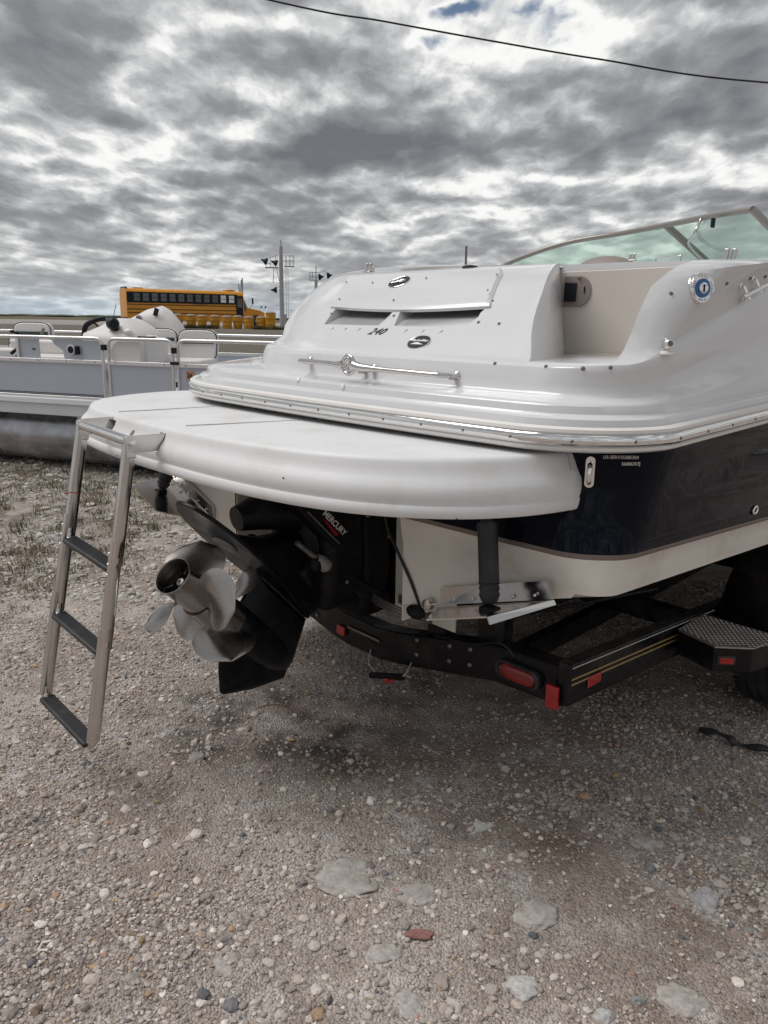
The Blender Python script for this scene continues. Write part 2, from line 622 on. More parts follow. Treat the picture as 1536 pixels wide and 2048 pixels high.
# (stern y, stern z, starboard inset, starboard z, port inset, port z, starboard radius, port radius, swoosh)
DECK = [
    (.000, 1.296, .000, 1.296, .000, 1.296, .32, .76, 0),
    (.010, 1.334, .010, 1.334, .010, 1.334, .32, .76, 0),
    (.017, 1.339, .016, 1.339, .017, 1.339, .32, .76, 0),
    (.021, 1.357, .019, 1.357, .021, 1.357, .31, .76, 0),
    (.027, 1.362, .023, 1.362, .027, 1.362, .31, .76, 0),
    (.040, 1.365, .034, 1.365, .040, 1.365, .30, .76, 0),
    (.044, 1.369, .037, 1.369, .044, 1.369, .30, .76, 0),
    (.047, 1.388, .040, 1.390, .047, 1.388, .30, .76, .02),
    (.052, 1.394, .043, 1.396, .053, 1.394, .30, .76, .03),
    (.062, 1.398, .048, 1.400, .068, 1.398, .30, .76, .05),
    (.100, 1.409, .060, 1.408, .290, 1.412, 0.28, .82, .10),
    (.107, 1.412, .063, 1.413, .320, 1.415, 0.27, .84, .12),
    (.112, 1.419, .065, 1.421, .330, 1.424, 0.27, .84, .13),
    (.116, 1.440, .066, 1.440, .336, 1.450, 0.27, .84, .16),
    (.120, 1.470, 0.068, 1.474, .342, 1.480, 0.25, .84, .22),
    (.124, 1.482, 0.069, 1.490, .346, 1.490, 0.24, .84, .24),
    (.132, 1.489, 0.071, 1.497, .352, 1.497, 0.23, .83, .25),
    (.150, 1.495, 0.074, 1.503, .358, 1.503, 0.22, .83, .25),
    (.166, 1.502, 0.077, 1.509, .362, 1.508, 0.22, .82, .25),
    (.205, 1.528, 0.076, 1.530, .368, 1.530, 0.23, .82, .25),
    (.255, 1.571, 0.07, 1.570, 0.345, 1.574, 0.26, 0.78, .23),
    (.305, 1.615, 0.062, 1.612, 0.345, 1.62, 0.28, 0.75, .20),
    (.360, 1.662, 0.055, 1.655, 0.35, 1.67, 0.3, 0.72, .15),
    (.420, 1.706, 0.049, 1.694, 0.36, 1.716, 0.31, 0.7, .11),
    (.475, 1.740, 0.046, 1.722, 0.375, 1.753, 0.31, 0.68, .07),
    (.520, 1.763, 0.05, 1.742, 0.4, 1.78, 0.31, 0.66, .04),
    (.560, 1.779, 0.062, 1.756, 0.43, 1.802, 0.31, 0.62, .03),
    (.600, 1.789, 0.085, 1.765, 0.48, 1.818, 0.3, 0.58, .02),
    (.680, 1.797, 0.13, 1.771, 0.56, 1.828, 0.3, 0.5, .01),
    (.860, 1.801, 0.25, 1.774, 0.75, 1.834, 0.28, 0.38, 0),
]


def deck_ring(L):
    ya, z0, si, zs, pi_, zp, rs, rp, sw = L
    out = []
    for x, y, w in plan(Y0 + ya, 1.29 - si, 1.215 - pi_, rs, rp, ybow=6.4 - si - (.0 if ya < .1 else .3), sh=interp(z0, [1.51, 1.60, 1.70, 1.76, 1.80], [0, .05, .115, .16, .19])):
        if w >= 0:
            z = z0 + (zs - z0) * w
            z += sw * min(.75, max(0, y - .25)) * w
        else:
            z = z0 + (zp - z0) * (-w)
        out.append((x, y, z + sheer(y) * abs(w)))
    return out


def build_deck():
    b = MB()
    rings = [deck_ring(L) for L in DECK]
    # refine vertically by spline-free linear halves (keeps the radii soft through shading)
    b.grid(rings, flip=False)
    n = len(rings[0])
    # top: strips between mirrored points of the last ring; bottom: same on the first ring
    off = 0
    for ring, base in ((rings[-1], (len(rings) - 1) * n), (rings[0], 0)):
        for i in range(n // 2):
            j = n - 1 - i
            if j - 1 <= i + 1:
                if j - i == 2:
                    b.f.append((base + i, base + i + 1, base + j)); b.mi.append(0)
                break
            b.f.append((base + i, base + i + 1, base + j - 1, base + j)); b.mi.append(0)
    # close the bow edge
    b.f.append(tuple(k * n for k in range(len(rings))) + tuple(k * n + n - 1 for k in range(len(rings) - 1, -1, -1))); b.mi.append(0)
    me = b.mesh('deck', [M['gelcoat'], M['beige']], angle=0)
    o = link('deck', me, boat, label='white moulded deck with stepped ledges and rounded stern hump')
    # ---- cut the walk-through recess on the starboard quarter
    c = MB()

    def xf(z):
        return interp(z, [1.40, 1.495, 1.56, 1.62, 1.68, 1.72, 1.76, 2.0], [.93, .93, .865, .82, .785, .76, .735, .73])

    def xd(z):
        return interp(z, [1.40, 1.495, 1.773, 2.0], [.619, .619, .574, .56])

    def yf(z):
        return interp(z, [1.4, 1.495, 1.571, 1.662, 1.706, 1.742, 1.76, 2.0], [.08, .11, .24, .345, .40, .44, .46, .47])

    def xr(z):
        return interp(z, [1.4, 1.50, 1.60, 1.70, 1.77, 2.0], [1.152, 1.152, 1.148, 1.145, 1.172, 1.20])
    rows = []
    for z in [1.494, 1.52, 1.55, 1.58, 1.61, 1.64, 1.67, 1.70, 1.72, 1.74, 1.76, 1.80, 1.9, 2.05]:
        a, d, y = xf(z), xd(z), yf(z)
        d = min(d, a)
        row = [(a + .02, -.4, z), (a + .02, y - .06, z)]
        for k in range(9):
            t = k / 8
            row.append((a + .02 - (a + .02 - d) * (t ** 1.35), y - .06 + (.772 - y + .06) * t ** .9, z))
        row += [(xr(z), .772, z), (xr(z), -.4, z)]
        rows.append(row)
    nn = len(rows[0])
    pts = rows
    vs = [p for r_ in rows for p in r_]
    fs = []
    for i in range(len(rows) - 1):
        for k in range(nn):
            k2 = (k + 1) % nn
            fs.append((i * nn + k, i * nn + k2, (i + 1) * nn + k2, (i + 1) * nn + k))
    fs.append(tuple(range(nn - 1, -1, -1)))
    fs.append(tuple((len(rows) - 1) * nn + k for k in range(nn)))
    c.add(vs, fs)
    cutters = [c]
    # ---- two air scoops under the hatch lid
    for xa, xb, xa2, xb2 in ((-.10, .205, -.115, .235), (.285, .60, .25, .632)):
        k = MB()
        yz = [(.222, 1.572), (.50, 1.590), (.50, 1.80), (.10, 1.80), (.10, 1.572)]
        yz = [(.10, 1.580), (.245, 1.582), (.375, 1.634), (.47, 1.640), (.47, 1.668), (.10, 1.668)]
        va = [(xa, y, z) if z < 1.60 else (xa2, y, z) for y, z in yz]
        vb = [(xb, y, z) if z < 1.60 else (xb2, y, z) for y, z in yz]
        nvv = len(yz)
        k.add(va + vb, [tuple(range(nvv)), tuple(range(2 * nvv - 1, nvv - 1, -1))] + [(i, (i + 1) % nvv, nvv + (i + 1) % nvv, nvv + i) for i in range(nvv)])
        cutters.append(k)
    boolean(o, cutters)
    bm = bmesh.new()
    bm.from_mesh(o.data)
    bmesh.ops.remove_doubles(bm, verts=bm.verts, dist=1e-4)
    es = []
    for e in bm.edges:
        c = (e.verts[0].co + e.verts[1].co) / 2
        if len(e.link_faces) == 2 and e.calc_face_angle(0) > R(35) and .60 < c.x < 1.0 and c.y < .56 and 1.505 < c.z < 1.79:
            es.append(e)
    if es:
        bmesh.ops.bevel(bm, geom=es, offset=.020, segments=4, profile=.5, affect='EDGES', clamp_overlap=True)
    bm.to_mesh(o.data)
    bm.free()
    soft_normals(o.data, 30)
    return o


def boolean(o, cutters):
    for c in cutters:
        cme = c.mesh('cutter', M['gelcoat'], angle=0)
        co = bpy.data.objects.new('cutter', cme)
        col.objects.link(co)
        md = o.modifiers.new('b', 'BOOLEAN')
        md.operation = 'DIFFERENCE'
        md.object = co
        md.solver = 'EXACT'
        par = o.parent
        o.parent = None
        dg = bpy.context.evaluated_depsgraph_get()
        dg.update()
        new = bpy.data.meshes.new_from_object(o.evaluated_get(dg))
        o.modifiers.clear()
        o.data = new
        o.parent = par
        bpy.data.objects.remove(co)


def soft_normals(me, angle):
    bm = bmesh.new()
    bm.from_mesh(me)
    bmesh.ops.remove_doubles(bm, verts=bm.verts, dist=1e-5)
    bmesh.ops.recalc_face_normals(bm, faces=bm.faces)
    bm.to_mesh(me)
    bm.free()
    smooth(me, angle)


deck = build_deck()

_ys = [Y0 + L[0] for L in DECK]
_zs = [L[1] for L in DECK]


def stern(x, z):
    """point on the stern face of the deck moulding"""
    i = [k for k in range(9, len(_zs))]
    y = interp(z, [_zs[k] for k in i], [_ys[k] for k in i])
    return Vector((x, y + CURV * (x / 1.2) ** 2, z))


def stern_n(x, z):
    a = stern(x + .01, z) - stern(x - .01, z)
    b = stern(x, z + .015) - stern(x, z - .015)
    return a.cross(b).normalized(), a.normalized(), b.normalized()


def side(y, z):
    """point on the starboard side of the deck moulding"""
    zs, xs = [], []
    for L in DECK:
        s = L[8]
        zs.append(L[3] + s * min(.75, max(0, y - .25)) + sheer(y))
        xs.append(1.29 - L[2])
    # corner rounding
    x = interp(z, zs, xs)
    return Vector((x, y, z))


def slab(name, x0, x1, za, zb, h, m, side_in=0.0, nx=26, nz=10, parent=None, label=None, edge=.010, corner=.05):
    """a raised lid that follows the stern hump"""
    b = MB()
    rows = []
    for j in range(nz + 1):
        v = j / nz
        row = []
        for i in range(nx + 1):
            u = i / nx
            z = za + (zb - za) * v
            w = side_in * v
            xa, xb = x0 + w[0] if isinstance(w, tuple) else x0, x1
            row.append((u, v))
        rows.append(row)
    return b


def lid():
    """the hatch lid above the vents"""
    nx, nz = 36, 16
    top = []
    zA, zB = 1.643, 1.7765

    def xl(z): return interp(z, [zA, 1.70, 1.75, 1.768, zB], [-.145, -.185, -.24, -.27, -.31])
    def xr_(z): return interp(z, [zA, 1.70, 1.75, 1.768, zB], [.640, .60, .560, .53, .45])

    def P(u, v, h):
        z = zA + (zB - zA) * v
        z -= .012 * math.sin(math.pi * u) * (1 - v)      # lower lip bows down
        x = xl(z) + (xr_(z) - xl(z)) * u
        p = stern(x, max(z, zA - .02))
        n = stern_n(x, z)[0]
        return p + n * h
    b = MB()
    H = .012
    us = [0, .012, .03] + [.03 + .94 * k / (nx - 4) for k in range(1, nx - 4)] + [.97, .988, 1]
    vs_ = [0, .05, .1] + [.1 + .84 * k / (nz - 4) for k in range(1, nz - 4)] + [.94, .975, 1]
    rows = []
    for v in vs_:
        row = []
        for u in us:
            e = min(u, 1 - u) * .85
            e2 = (1 - v) * .16
            h = H
            d = min(e, e2)
            if d < .010:
                h = H - .009 * (1 - d / .010) ** 2
            if v < .1:
                h = H - .004 * (1 - v / .1) ** 2
            row.append(P(u, v, h))
        rows.append(row)
    nu, nv = len(rows), len(rows[0])
    b.grid(rows)
    # skirts down to the deck, and the open lower lip
    low = [[P(u, v, -.004) for u in us] for v in vs_]
    b.grid([[rows[i][0] for i in range(nu)], [low[i][0] for i in range(nu)]])
    b.grid([[rows[i][-1] for i in range(nu)], [low[i][-1] for i in range(nu)]])
    b.grid([rows[-1], low[-1]])
    b.grid([rows[0], low[0]])
    o = b.build('engine_hatch_lid', M['gelcoat_lid'], boat, angle=40, label='raised white hatch lid over the two air vents')
    # faint seam line: a dark gap strip just under the lid edge
    return o, P


hatch, lidP = lid()

# dark hoses inside the scoops
for x, r in ((-.02, .03), (.10, .035), (.40, .03), (.52, .035)):
    b = MB().lathe((x, .455, 1.650), (.1, -1, -.1), [(0, r), (.018, r), (.024, r * .8), (.024, r * .55), (.004, r * .5)], 18)
    b.build('vent_hose', M['ink'], hatch)
for x0, x1 in ((-.11, .215), (.27, .615)):
    MB().box(((x0 + x1) / 2, .4655, 1.653), (x1 - x0, .005, .028)).build('vent_shade_back', M['prop_in'], deck)  # black strip painting in the shade at the back of each scoop
for x0, x1 in ((-.10, .205), (.285, .60)):
    nsl = 3
    for k in range(1, nsl + 1):
        x = x0 + (x1 - x0) * k / (nsl + 1)
        p0, p1 = stern(x, 1.571), stern(x - .012, 1.553)
        MB().tube([p0 + Vector((0, -.002, 0)), p1 + Vector((0, .003, 0))], [.0035, .001], 6).build('vent_rib', M['gelcoat'], deck)

# ---- rub rail: white vinyl carrier, chrome insert, lower lip
ringR = [Vector(p) for p in deck_ring(DECK[0])]


def rail_strip(name, prof, m, label=None, skip=0):
    """prof: (outward, z offset) closed profile swept round the sheer"""
    n = len(ringR)
    rows = []
    for i, p in enumerate(ringR):
        a = ringR[max(i - 1, 0)]
        c = ringR[min(i + 1, n - 1)]
        d = (c - a)
        d.z = 0
        d.normalize()
        out = Vector((d.y, -d.x, 0)) if True else None
        ctr = Vector((0, 2.5, p.z))
        if out.dot(p - ctr) < 0:
            out = -out
        rows.append([p + out * o_ + Vector((0, 0, z_)) for o_, z_ in prof] + [p + out * prof[0][0] + Vector((0, 0, prof[0][1]))])
    return MB().grid(rows).build(name, m, boat, angle=32, label=label)


rail_strip('rub_rail', [(-.012, .044), (.004, .046), (.013, .040), (.014, .032), (.010, .029), (.010, -.003), (.014, -.006), (.013, -.014), (.002, -.020), (-.02, -.020)],
           M['rubrail'], 'white vinyl rub rail round the stern')
rail_strip('rub_rail_insert', [(.006, .028), (.017, .027), (.022, .020), (.023, .012), (.022, .004), (.017, -.001), (.006, -.002)],
           M['chrome'], 'polished steel insert of the rub rail')
ins_s = MB().sphere((0, 0, 0), .0045, 10, 6, (1, .5, 1)).mesh('rail_screw', M['dull'])
acc = 0
for i in range(1, len(ringR)):
    seg = (ringR[i] - ringR[i - 1]).length
    while acc < seg:
        p = ringR[i - 1].lerp(ringR[i], acc / seg)
        d = (ringR[i] - ringR[i - 1]).normalized()
        out = Vector((d.y, -d.x, 0))
        if out.dot(p - Vector((0, 2.5, p.z))) < 0:
            out = -out
        if p.y < 1.3 and p.x > -1.25:
            o = link('rail_screw', ins_s, boat, loc=p + out * .0232 + Vector((0, 0, .012)), rot=(0, 0, math.atan2(out.y, out.x) + math.pi / 2))
        acc += .155
    acc -= seg

# ---- door of the walk-through with its latch
b = MB()
DY = .755
b.add([(.625, DY, 1.492), (1.17, DY, 1.494), (1.17, DY, 1.779), (.578, DY, 1.775)] + [(.625, DY + .012, 1.492), (1.17, DY + .012, 1.494), (1.17, DY + .012, 1.779), (.578, DY + .012, 1.775)],
      [(0, 1, 2, 3), (7, 6, 5, 4), (0, 4, 5, 1), (1, 5, 6, 2), (2, 6, 7, 3), (3, 7, 4, 0)])
door = b.build('walkthrough_door', M['beige'], boat, bevel=.003, label='beige door panel closing the walk-through')
b = MB()
cx, cz = .660, 1.708
pts = [(cx - .048, cz - .052)] + [(cx + .014 + .048 * math.cos(a), cz + .052 * math.sin(a)) for a in [(-90 + 180 * i / 14) * math.pi / 180 for i in range(15)]] + [(cx - .048, cz + .052)]
b.prism(pts, 0, .006, lambda u, v, h: (u, DY - h, v))
latch = b.build('door_latch_plate', M['tan'], door, bevel=.002)
b = MB().box((cx - .018, DY - .009, cz - .003), (.047, .010, .064))
b.build('door_latch', M['ink'], door, bevel=.003)
MB().box((cx + .038, DY - .0075, cz + .004), (.003, .004, .022)).build('latch_slot', M['ink'], door)
MB().box((.87, DY - .014, 1.497), (.34, .02, .007)).build('door_sill', M['beige'], door)
# back of the recess above the sill stays with the deck moulding

# ---- cockpit things that rise above the deck line
b = MB()
pth = bez([(-.62, .95, 1.812), (-.2, .80, 1.812), (.3, .76, 1.800), (.56, .74, 1.790), (.75, .84, 1.779), (1.05, .86, 1.778)], 6)
b.tube([p + Vector((0, .05, .002)) for p in pth], .012, 8, oval=2.2)
b.build('coaming_trim', M['brown_tarp'], boat, label='taupe trim along the cockpit edge')
b = MB()
seat_rows = []
b.sphere((.02, 1.95, 1.86), .17, 20, 12, (1.0, .55, .42))
b.sphere((-.22, 2.05, 1.86), .2, 20, 12, (1.2, .45, .18))
b.build('cockpit_seat', M['tan'], boat, angle=60, label='rounded taupe seat top showing over the coaming')
MB().lathe((.30, .60, 1.79), (0, 0, 1), [(0, .030), (.004, .030), (.009, .024), (.011, .010)], 20).build('deck_light', M['ink'], hatch)


def cleat_post(p, s=1.0, dirv=(1, 0, 0)):
    e = MB()
    d = Vector(dirv).normalized()
    e.box(p, (.05 * s, .03 * s, .005))
    for k in (-1, 1):
        q = Vector(p) + d * (.011 * k * s)
        e.bar(q, q + Vector((0, 0, .034 * s)) + d * (.004 * s), .011 * s, .014 * s)
    return e.build('pop_up_cleat', M['steel'], boat, bevel=.0015)


cleat_post((-.335, .66, 1.802))
cleat_post((-.47, .80, 1.808), .8)
cleat_post((.19, 1.9, 1.90), .9)
cleat_post((1.15, .835, 1.793), 1.05, (.7, .7, 0))

# ---- windshield
corner = Vector((.865, 1.62, 2.045))
top = bez([(-1.02, 1.95, 1.79), (-.93, 2.15, 1.885), (-.80, 2.32, 1.985), (-.56, 2.44, 2.065), (-.18, 2.42, 2.092), (.25, 2.15, 2.085), (.60, 1.86, 2.068), corner], 7)
base = bez([(-1.08, 2.05, 1.80), (-1.02, 2.3, 1.83), (-.92, 2.55, 1.85), (-.66, 2.74, 1.87), (-.2, 2.78, 1.875), (.35, 2.52, 1.86), (.80, 2.10, 1.84), (1.10, 1.72, 1.80)], 7)
ws = link('windshield', None, boat, label='green tinted curved windshield in a taupe frame')
MB().tube(top, .014, 10, oval=.9).build('windshield_frame', M['brown_tarp'], ws, angle=50)
MB().tube(base, .018, 8).build('windshield_base', M['brown_tarp'], ws, angle=50)
MB().tube([corner, base[-1]], .015, 10, oval=.8).build('windshield_post', M['brown_tarp'], ws, angle=50)
km = 34
MB().tube([top[km], base[km + 1]], .019, 10, oval=.7).build('windshield_mullion', M['brown_tarp'], ws, angle=50)
MB().grid([top, base]).build('windshield_glass', M['glass'], ws, angle=60)
p = top[km + 6]
MB().tube(bez([p + Vector((0, -.02, -.01)), p + Vector((-.01, -.05, -.08)), base[km + 1].lerp(top[km], .55) + Vector((.05, -.12, 0)), base[km + 1].lerp(top[km], .1) + Vector((.03, -.14, 0)),
               base[km + 1].lerp(top[km], .0) + Vector((.03, -.14, -.06))], 6), .007, 8).build('support_strut', M['steel'], ws, angle=60)
MB().box(top[km + 9] + Vector((-.02, -.02, -.035)), (.014, .02, .04)).build('windshield_catch', M['ink'], ws, bevel=.003)
q = Vector((.40, 1.75, 1.80))
MB().tube([q, q + Vector((0, 0, .09)), q + Vector((.13, -.02, .095)), q + Vector((.13, -.02, .0))], .004, 8).build('grab_handle', M['steel'], boat)
MB().tube([(.02, 2.42, 2.105), (.06, 2.40, 2.108)], .012, 8).build('frame_clip', M['dull'], ws)

# ---- snap studs (filled in from the list of points)
stud = MB().lathe((0, 0, -.001), (0, 0, 1), [(0, .0075), (.002, .0075), (.003, .0045), (.007, .0045), (.008, .003)], 12).mesh('snap_stud', M['dull'])
stud_w = MB().lathe((0, 0, -.001), (0, 0, 1), [(0, .0095), (.004, .0095), (.005, .008), (.006, .004)], 14).mesh('snap_stud', M['cap_white'])
STUDS = [((-0.3663, 0.3505, 1.6364), (-0.262, -0.646, 0.717)), ((-0.112, 0.2785, 1.6203), (-0.037, -0.653, 0.757)), ((0.245, 0.2722, 1.6149), (0.012, -0.661, 0.751)), ((0.6393, 0.2657, 1.5975), (0.032, -0.66, 0.75)), ((0.7215, 0.266, 1.594), (0.036, -0.66, 0.75)), ((0.8345, 0.1184, 1.4845), (0.042, -0.758, 0.65)), ((1.0031, 0.1298, 1.4845), (0.033, -0.749, 0.66)), ((1.1013, 0.1584, 1.4836), (0.481, -0.874, 0.074)), ((1.1559, 0.2029, 1.4878), (0.671, -0.617, 0.411)), ((1.189, 0.4224, 1.6823), (0.673, -0.651, 0.394)), ((1.2314, 0.6594, 1.7172), (0.991, -0.071, 0.1)), ((1.2262, 0.8248, 1.7401), (0.99, 0, 0.1)), ((1.2197, 0.9481, 1.7503), (0.99, 0, 0.1)), ((-0.50, 0.430, 1.655), (-0.5, -0.6, 0.6)), ((0.675, 0.745, 1.752), (0, -1, 0))]
HATCH_STUDS = [((-0.0262, 0.411, 1.7397), (-0.001, -0.526, 0.851)), ((0.197, 0.3135, 1.6705), (0.009, -0.625, 0.78)), ((0.2425, 0.4292, 1.7495), (0.009, -0.525, 0.851)), ((0.56, 0.440, 1.752), (0.0, -0.50, 0.866)), ((0.600, 0.3494, 1.698), (0.0, -0.55, 0.83)), ((-0.115, 0.3202, 1.6768), (-0.005, -0.592, 0.806)), ((-0.1976, 0.4229, 1.7466), (-0.005, -0.525, 0.851))]
WHITE_STUDS = [((0.0294, 0.0149, 1.3914), (0.002, -0.768, 0.64)), ((0.2779, 0.0144, 1.3845), (0.02, -0.988, 0.156))]
for lst, me_, par_, k in ((STUDS, stud, deck, .78), (HATCH_STUDS, stud, hatch, .5), (WHITE_STUDS, stud_w, deck, 1.0)):
    for p, n in lst:
        q = Vector(n).normalized()
        o = link('snap_stud', me_, par_)
        o.matrix_local = Matrix.Translation(p) @ q.to_track_quat('Z', 'Y').to_matrix().to_4x4() @ Matrix.Scale(k, 4)


# ---- badges
def badge(x, z, rx, rz, inner, rim, name, label, parent=deck, lift=.001, tilt=0.0, base_fn=None):
    n, a, u = stern_n(x, z)
    p = stern(x, z) + n * lift if base_fn is None else base_fn
    rt = Matrix.Rotation(tilt, 3, n)
    a, u = rt @ a, rt @ u
    b = MB()
    N_ = 40

    def ring(k, h):
        return [p + a * (rx * k * math.cos(t)) + u * (rz * k * math.sin(t)) + n * h for t in [2 * math.pi * i / N_ for i in range(N_)]]
    rows = [ring(1.0, 0), ring(1.0, .0022), ring(.97, .003), ring(.93, .0022)]
    b.grid([list(r_) + [r_[0]] for r_ in rows])
    o = b.build(name, rim, parent, angle=50, label=label)
    c = MB()
    c.add(ring(.94, .0027), [tuple(range(N_))])
    c.build('badge_face', inner, o, angle=0)
    return o, p, a, u, n


bo, bp_, ba, bu, bn = badge(.463, 1.531, .046, .034, M['ink'], M['chrome'], 'dealer_badge', 'dark blue oval dealer sticker with white lettering')
text('badge_lettering', 'MarineMax', .0165, M['white_ink'], bo, bp_ + bn * .0036 + bu * .006, ba, bu, shear=.25, weight=.0003)
b = MB()
for (u0, v0), (u1, v1), (u2, v2) in (((-.030, -.014), (.030, -.013), (-.005, -.002)), ((-.030, -.014), (-.004, -.012), (-.014, -.004))):
    b.add([bp_ + bn * .0034 + ba * u0 + bu * v0, bp_ + bn * .0034 + ba * u1 + bu * v1, bp_ + bn * .0034 + ba * u2 + bu * v2], [(0, 1, 2)])
b.build('wave_mark', M['white_ink'], bo, angle=0)
n_, a_, u_ = stern_n(.22, 1.560)
text('model_number', '240', .046, M['ink'], deck, stern(.225, 1.560) + n_ * .0015, a_ + u_ * .0, u_, shear=.5, weight=-.0002, space=1.12)
hp = lidP(.50, .60, .0205)
bo2, p2, a2, u2, n2 = badge(.121, 1.727, .048, .040, M['ink'], M['chrome'], 'hatch_badge', 'small oval chrome badge on the hatch lid', parent=hatch, lift=.0125)
b = MB()
b.tube([p2 + n2 * .004 + a2 * (.024 * math.sin(t * 1.3) + .004 * t) + u2 * (.014 * math.cos(t) * (1 - .1 * t)) for t in [k * .35 for k in range(-7, 8)]], .003, 6)
b.tube([p2 + n2 * .004 + a2 * (-.03 + .012 * k) + u2 * (-.012 + .006 * k) for k in range(5)], .0025, 6)
b.build('badge_swirl', M['chrome'], bo2, angle=60)

# ---- grab rail with ring emblem
rail_pts = []
A0, A1 = stern(.012, 1.455), stern(.705, 1.446)
gp = []
for t, off, dz in ((0, .012, 0), (.015, .050, .0), (.05, .062, .003), (.25, .066, .004), (.36, .067, .002), (.5, .067, .0), (.75, .066, .0), (.93, .058, -.001), (.975, .045, -.002), (1, .012, -.004)):
    x = A0.x + (A1.x - A0.x) * t
    q = stern(x, 1.456)
    gp.append(Vector((x, q.y - off, A0.z + (A1.z - A0.z) * t + dz)))
g1 = bez(gp[:5], 5)
g2 = bez(gp[5:], 5)
gr = link('stern_grab_rail', None, boat, label='polished steel grab rail with a ring emblem in its middle')
c_ring = Vector((.300, stern(.3, 1.456).y - .067, 1.456))
MB().tube(g1 + [c_ring + Vector((-.028, 0, 0))], [.0082] * (len(g1) - 4) + [.009, .010, .012, .014] + [.015], 12).build('rail_bar', M['steel'], gr, angle=60)
MB().tube([c_ring + Vector((.028, 0, 0))] + g2, [.015, .014, .012, .010] + [.0082] * (len(g2) - 3), 12).build('rail_bar', M['steel'], gr, angle=60)
MB().tube([c_ring + Vector((.030 * math.cos(t), 0, .030 * math.sin(t))) for t in [2 * math.pi * k / 28 for k in range(28)]], .006, 10, closed=True, up=(0, 1, 0)).build('ring_emblem', M['steel'], gr, angle=60)
MB().tube(bez([c_ring + Vector((-.018, 0, .010)), c_ring + Vector((0, 0, .022)), c_ring + Vector((.008, 0, .008)), c_ring + Vector((-.006, 0, -.004)), c_ring + Vector((.006, 0, -.024))], 5), .005, 8).build('emblem_figure', M['steel'], gr, angle=60)
MB().tube([c_ring + Vector((-.020, 0, -.012)), c_ring + Vector((.018, 0, .004))], .005, 8).build('emblem_figure', M['steel'], gr, angle=60)
for q in (gp[0], gp[-1], c_ring + Vector((.052, .04, -.012)), c_ring + Vector((.012, .045, -.018))):
    q2 = stern(q.x, q.z)
    MB().lathe(q2 + Vector((0, .002, 0)), (0, -1, -.1), [(0, .015), (.004, .0145), (.008, .010), (.03, .008)], 18).build('rail_foot', M['steel'], gr, angle=40)


# ---- fittings on the starboard quarter
def side_n(y, z):
    a = side(y + .01, z) - side(y - .01, z)
    b_ = side(y, z + .015) - side(y, z - .015)
    n = b_.cross(a)
    if n.x < 0:
        n = -n
    return n.normalized(), a.normalized(), b_.normalized()

# fuel filler with its engraved ring
def disc_frame(p, n):
    n = Vector(n).normalized()
    r_ = Vector((0, 0, 1)).cross(n).normalized()
    return Vector(p), n, r_, n.cross(r_)


cp, cn, cr_, cu_ = disc_frame((1.2310, .5100, 1.6985), (.93, -.37, .06))
cap = MB().lathe(cp - cn * .012, cn, [(-.03, .0415), (.012, .0420), (.016, .0410), (.0175, .038), (.0170, .035)], 44).build('fuel_filler', M['chrome'], deck, angle=35, label='round chrome fuel filler cap with a painted blue reflection')
MB().lathe(cp + cn * .0055, cn, [(0, .026), (.0012, .0255)], 40).build('cap_face', M['blue'], cap, angle=30)  # blue disc painted in for a reflection on the chrome
MB().lathe(cp + cn * .0074, cn, [(0, .0155), (.002, .015), (.003, .012)], 28).build('cap_key_disc', M['chrome'], cap, angle=30)
MB().bar(cp + cn * .0108 - cu_ * .010, cp + cn * .0108 + cu_ * .010, .0045, .002, up=tuple(cn)).build('key_slot', M['ink'], cap)
for s_, r0_ in (('FUEL', 90), ('GAS', -90)):
    for i_, ch_ in enumerate(s_):
        a_l = R(r0_ + (len(s_) / 2 - .5 - i_) * 17 * (1 if r0_ > 0 else -1))
        d_ = cr_ * math.cos(a_l) + cu_ * math.sin(a_l)
        up_ = d_ if r0_ > 0 else -d_
        text('cap_lettering', ch_, .0075, M['ink'], cap, cp + cn * .0065 + d_ * .0315, up_.cross(cn) if True else cr_, up_, ext=.0002)
for k in range(-3, 4):
    for sg in (1, -1):
        a_l = R((0 if sg > 0 else 180) + k * 10)
        d_ = cr_ * math.cos(a_l) + cu_ * math.sin(a_l)
        MB().bar(cp + cn * .0064 + d_ * .0300, cp + cn * .0064 + d_ * .0335, .0014, .0008, up=tuple(cn)).build('cap_tick', M['ink'], cap)
# mooring cleat
A_ = Vector((1.2195, .745, 1.6845))
B_ = Vector((1.2225, 1.10, 1.790))
dA = (B_ - A_).normalized()
outv = Vector((.985, -.05, -.10)).normalized()
cl = link('mooring_cleat', None, deck, label='polished steel mooring cleat on the starboard quarter')
MB().tube(bez([A_ + outv * .030, A_ + outv * .034 + dA * .05, A_ + outv * .036 + dA * .11, A_ + outv * .034 + dA * .18, A_ + outv * .030 + dA * .235], 5), [.005] + [.0072] * 9 + [.0085] * 3 + [.0072] * 7 + [.005], 12).build('cleat_horn', M['chrome'], cl, angle=60)
sd_ = dA.cross(outv).normalized()
for t_ in (.045, .125):
    for sg in (-1, 1):
        q = A_ + dA * (t_ + .012 * sg) + sd_ * (.022 * sg)
        f_ = MB().lathe(q - outv * .004, outv, [(0, .0105), (.010, .0100), (.013, .0065), (.013, .004), (.009, .0035)], 14).build('cleat_foot', M['chrome'], cl, angle=35)
    MB().bar(A_ + dA * t_ - sd_ * .02 + outv * .008, A_ + dA * t_ + sd_ * .02 + outv * .030, .010, .007).build('cleat_web', M['chrome'], cl, bevel=.001)
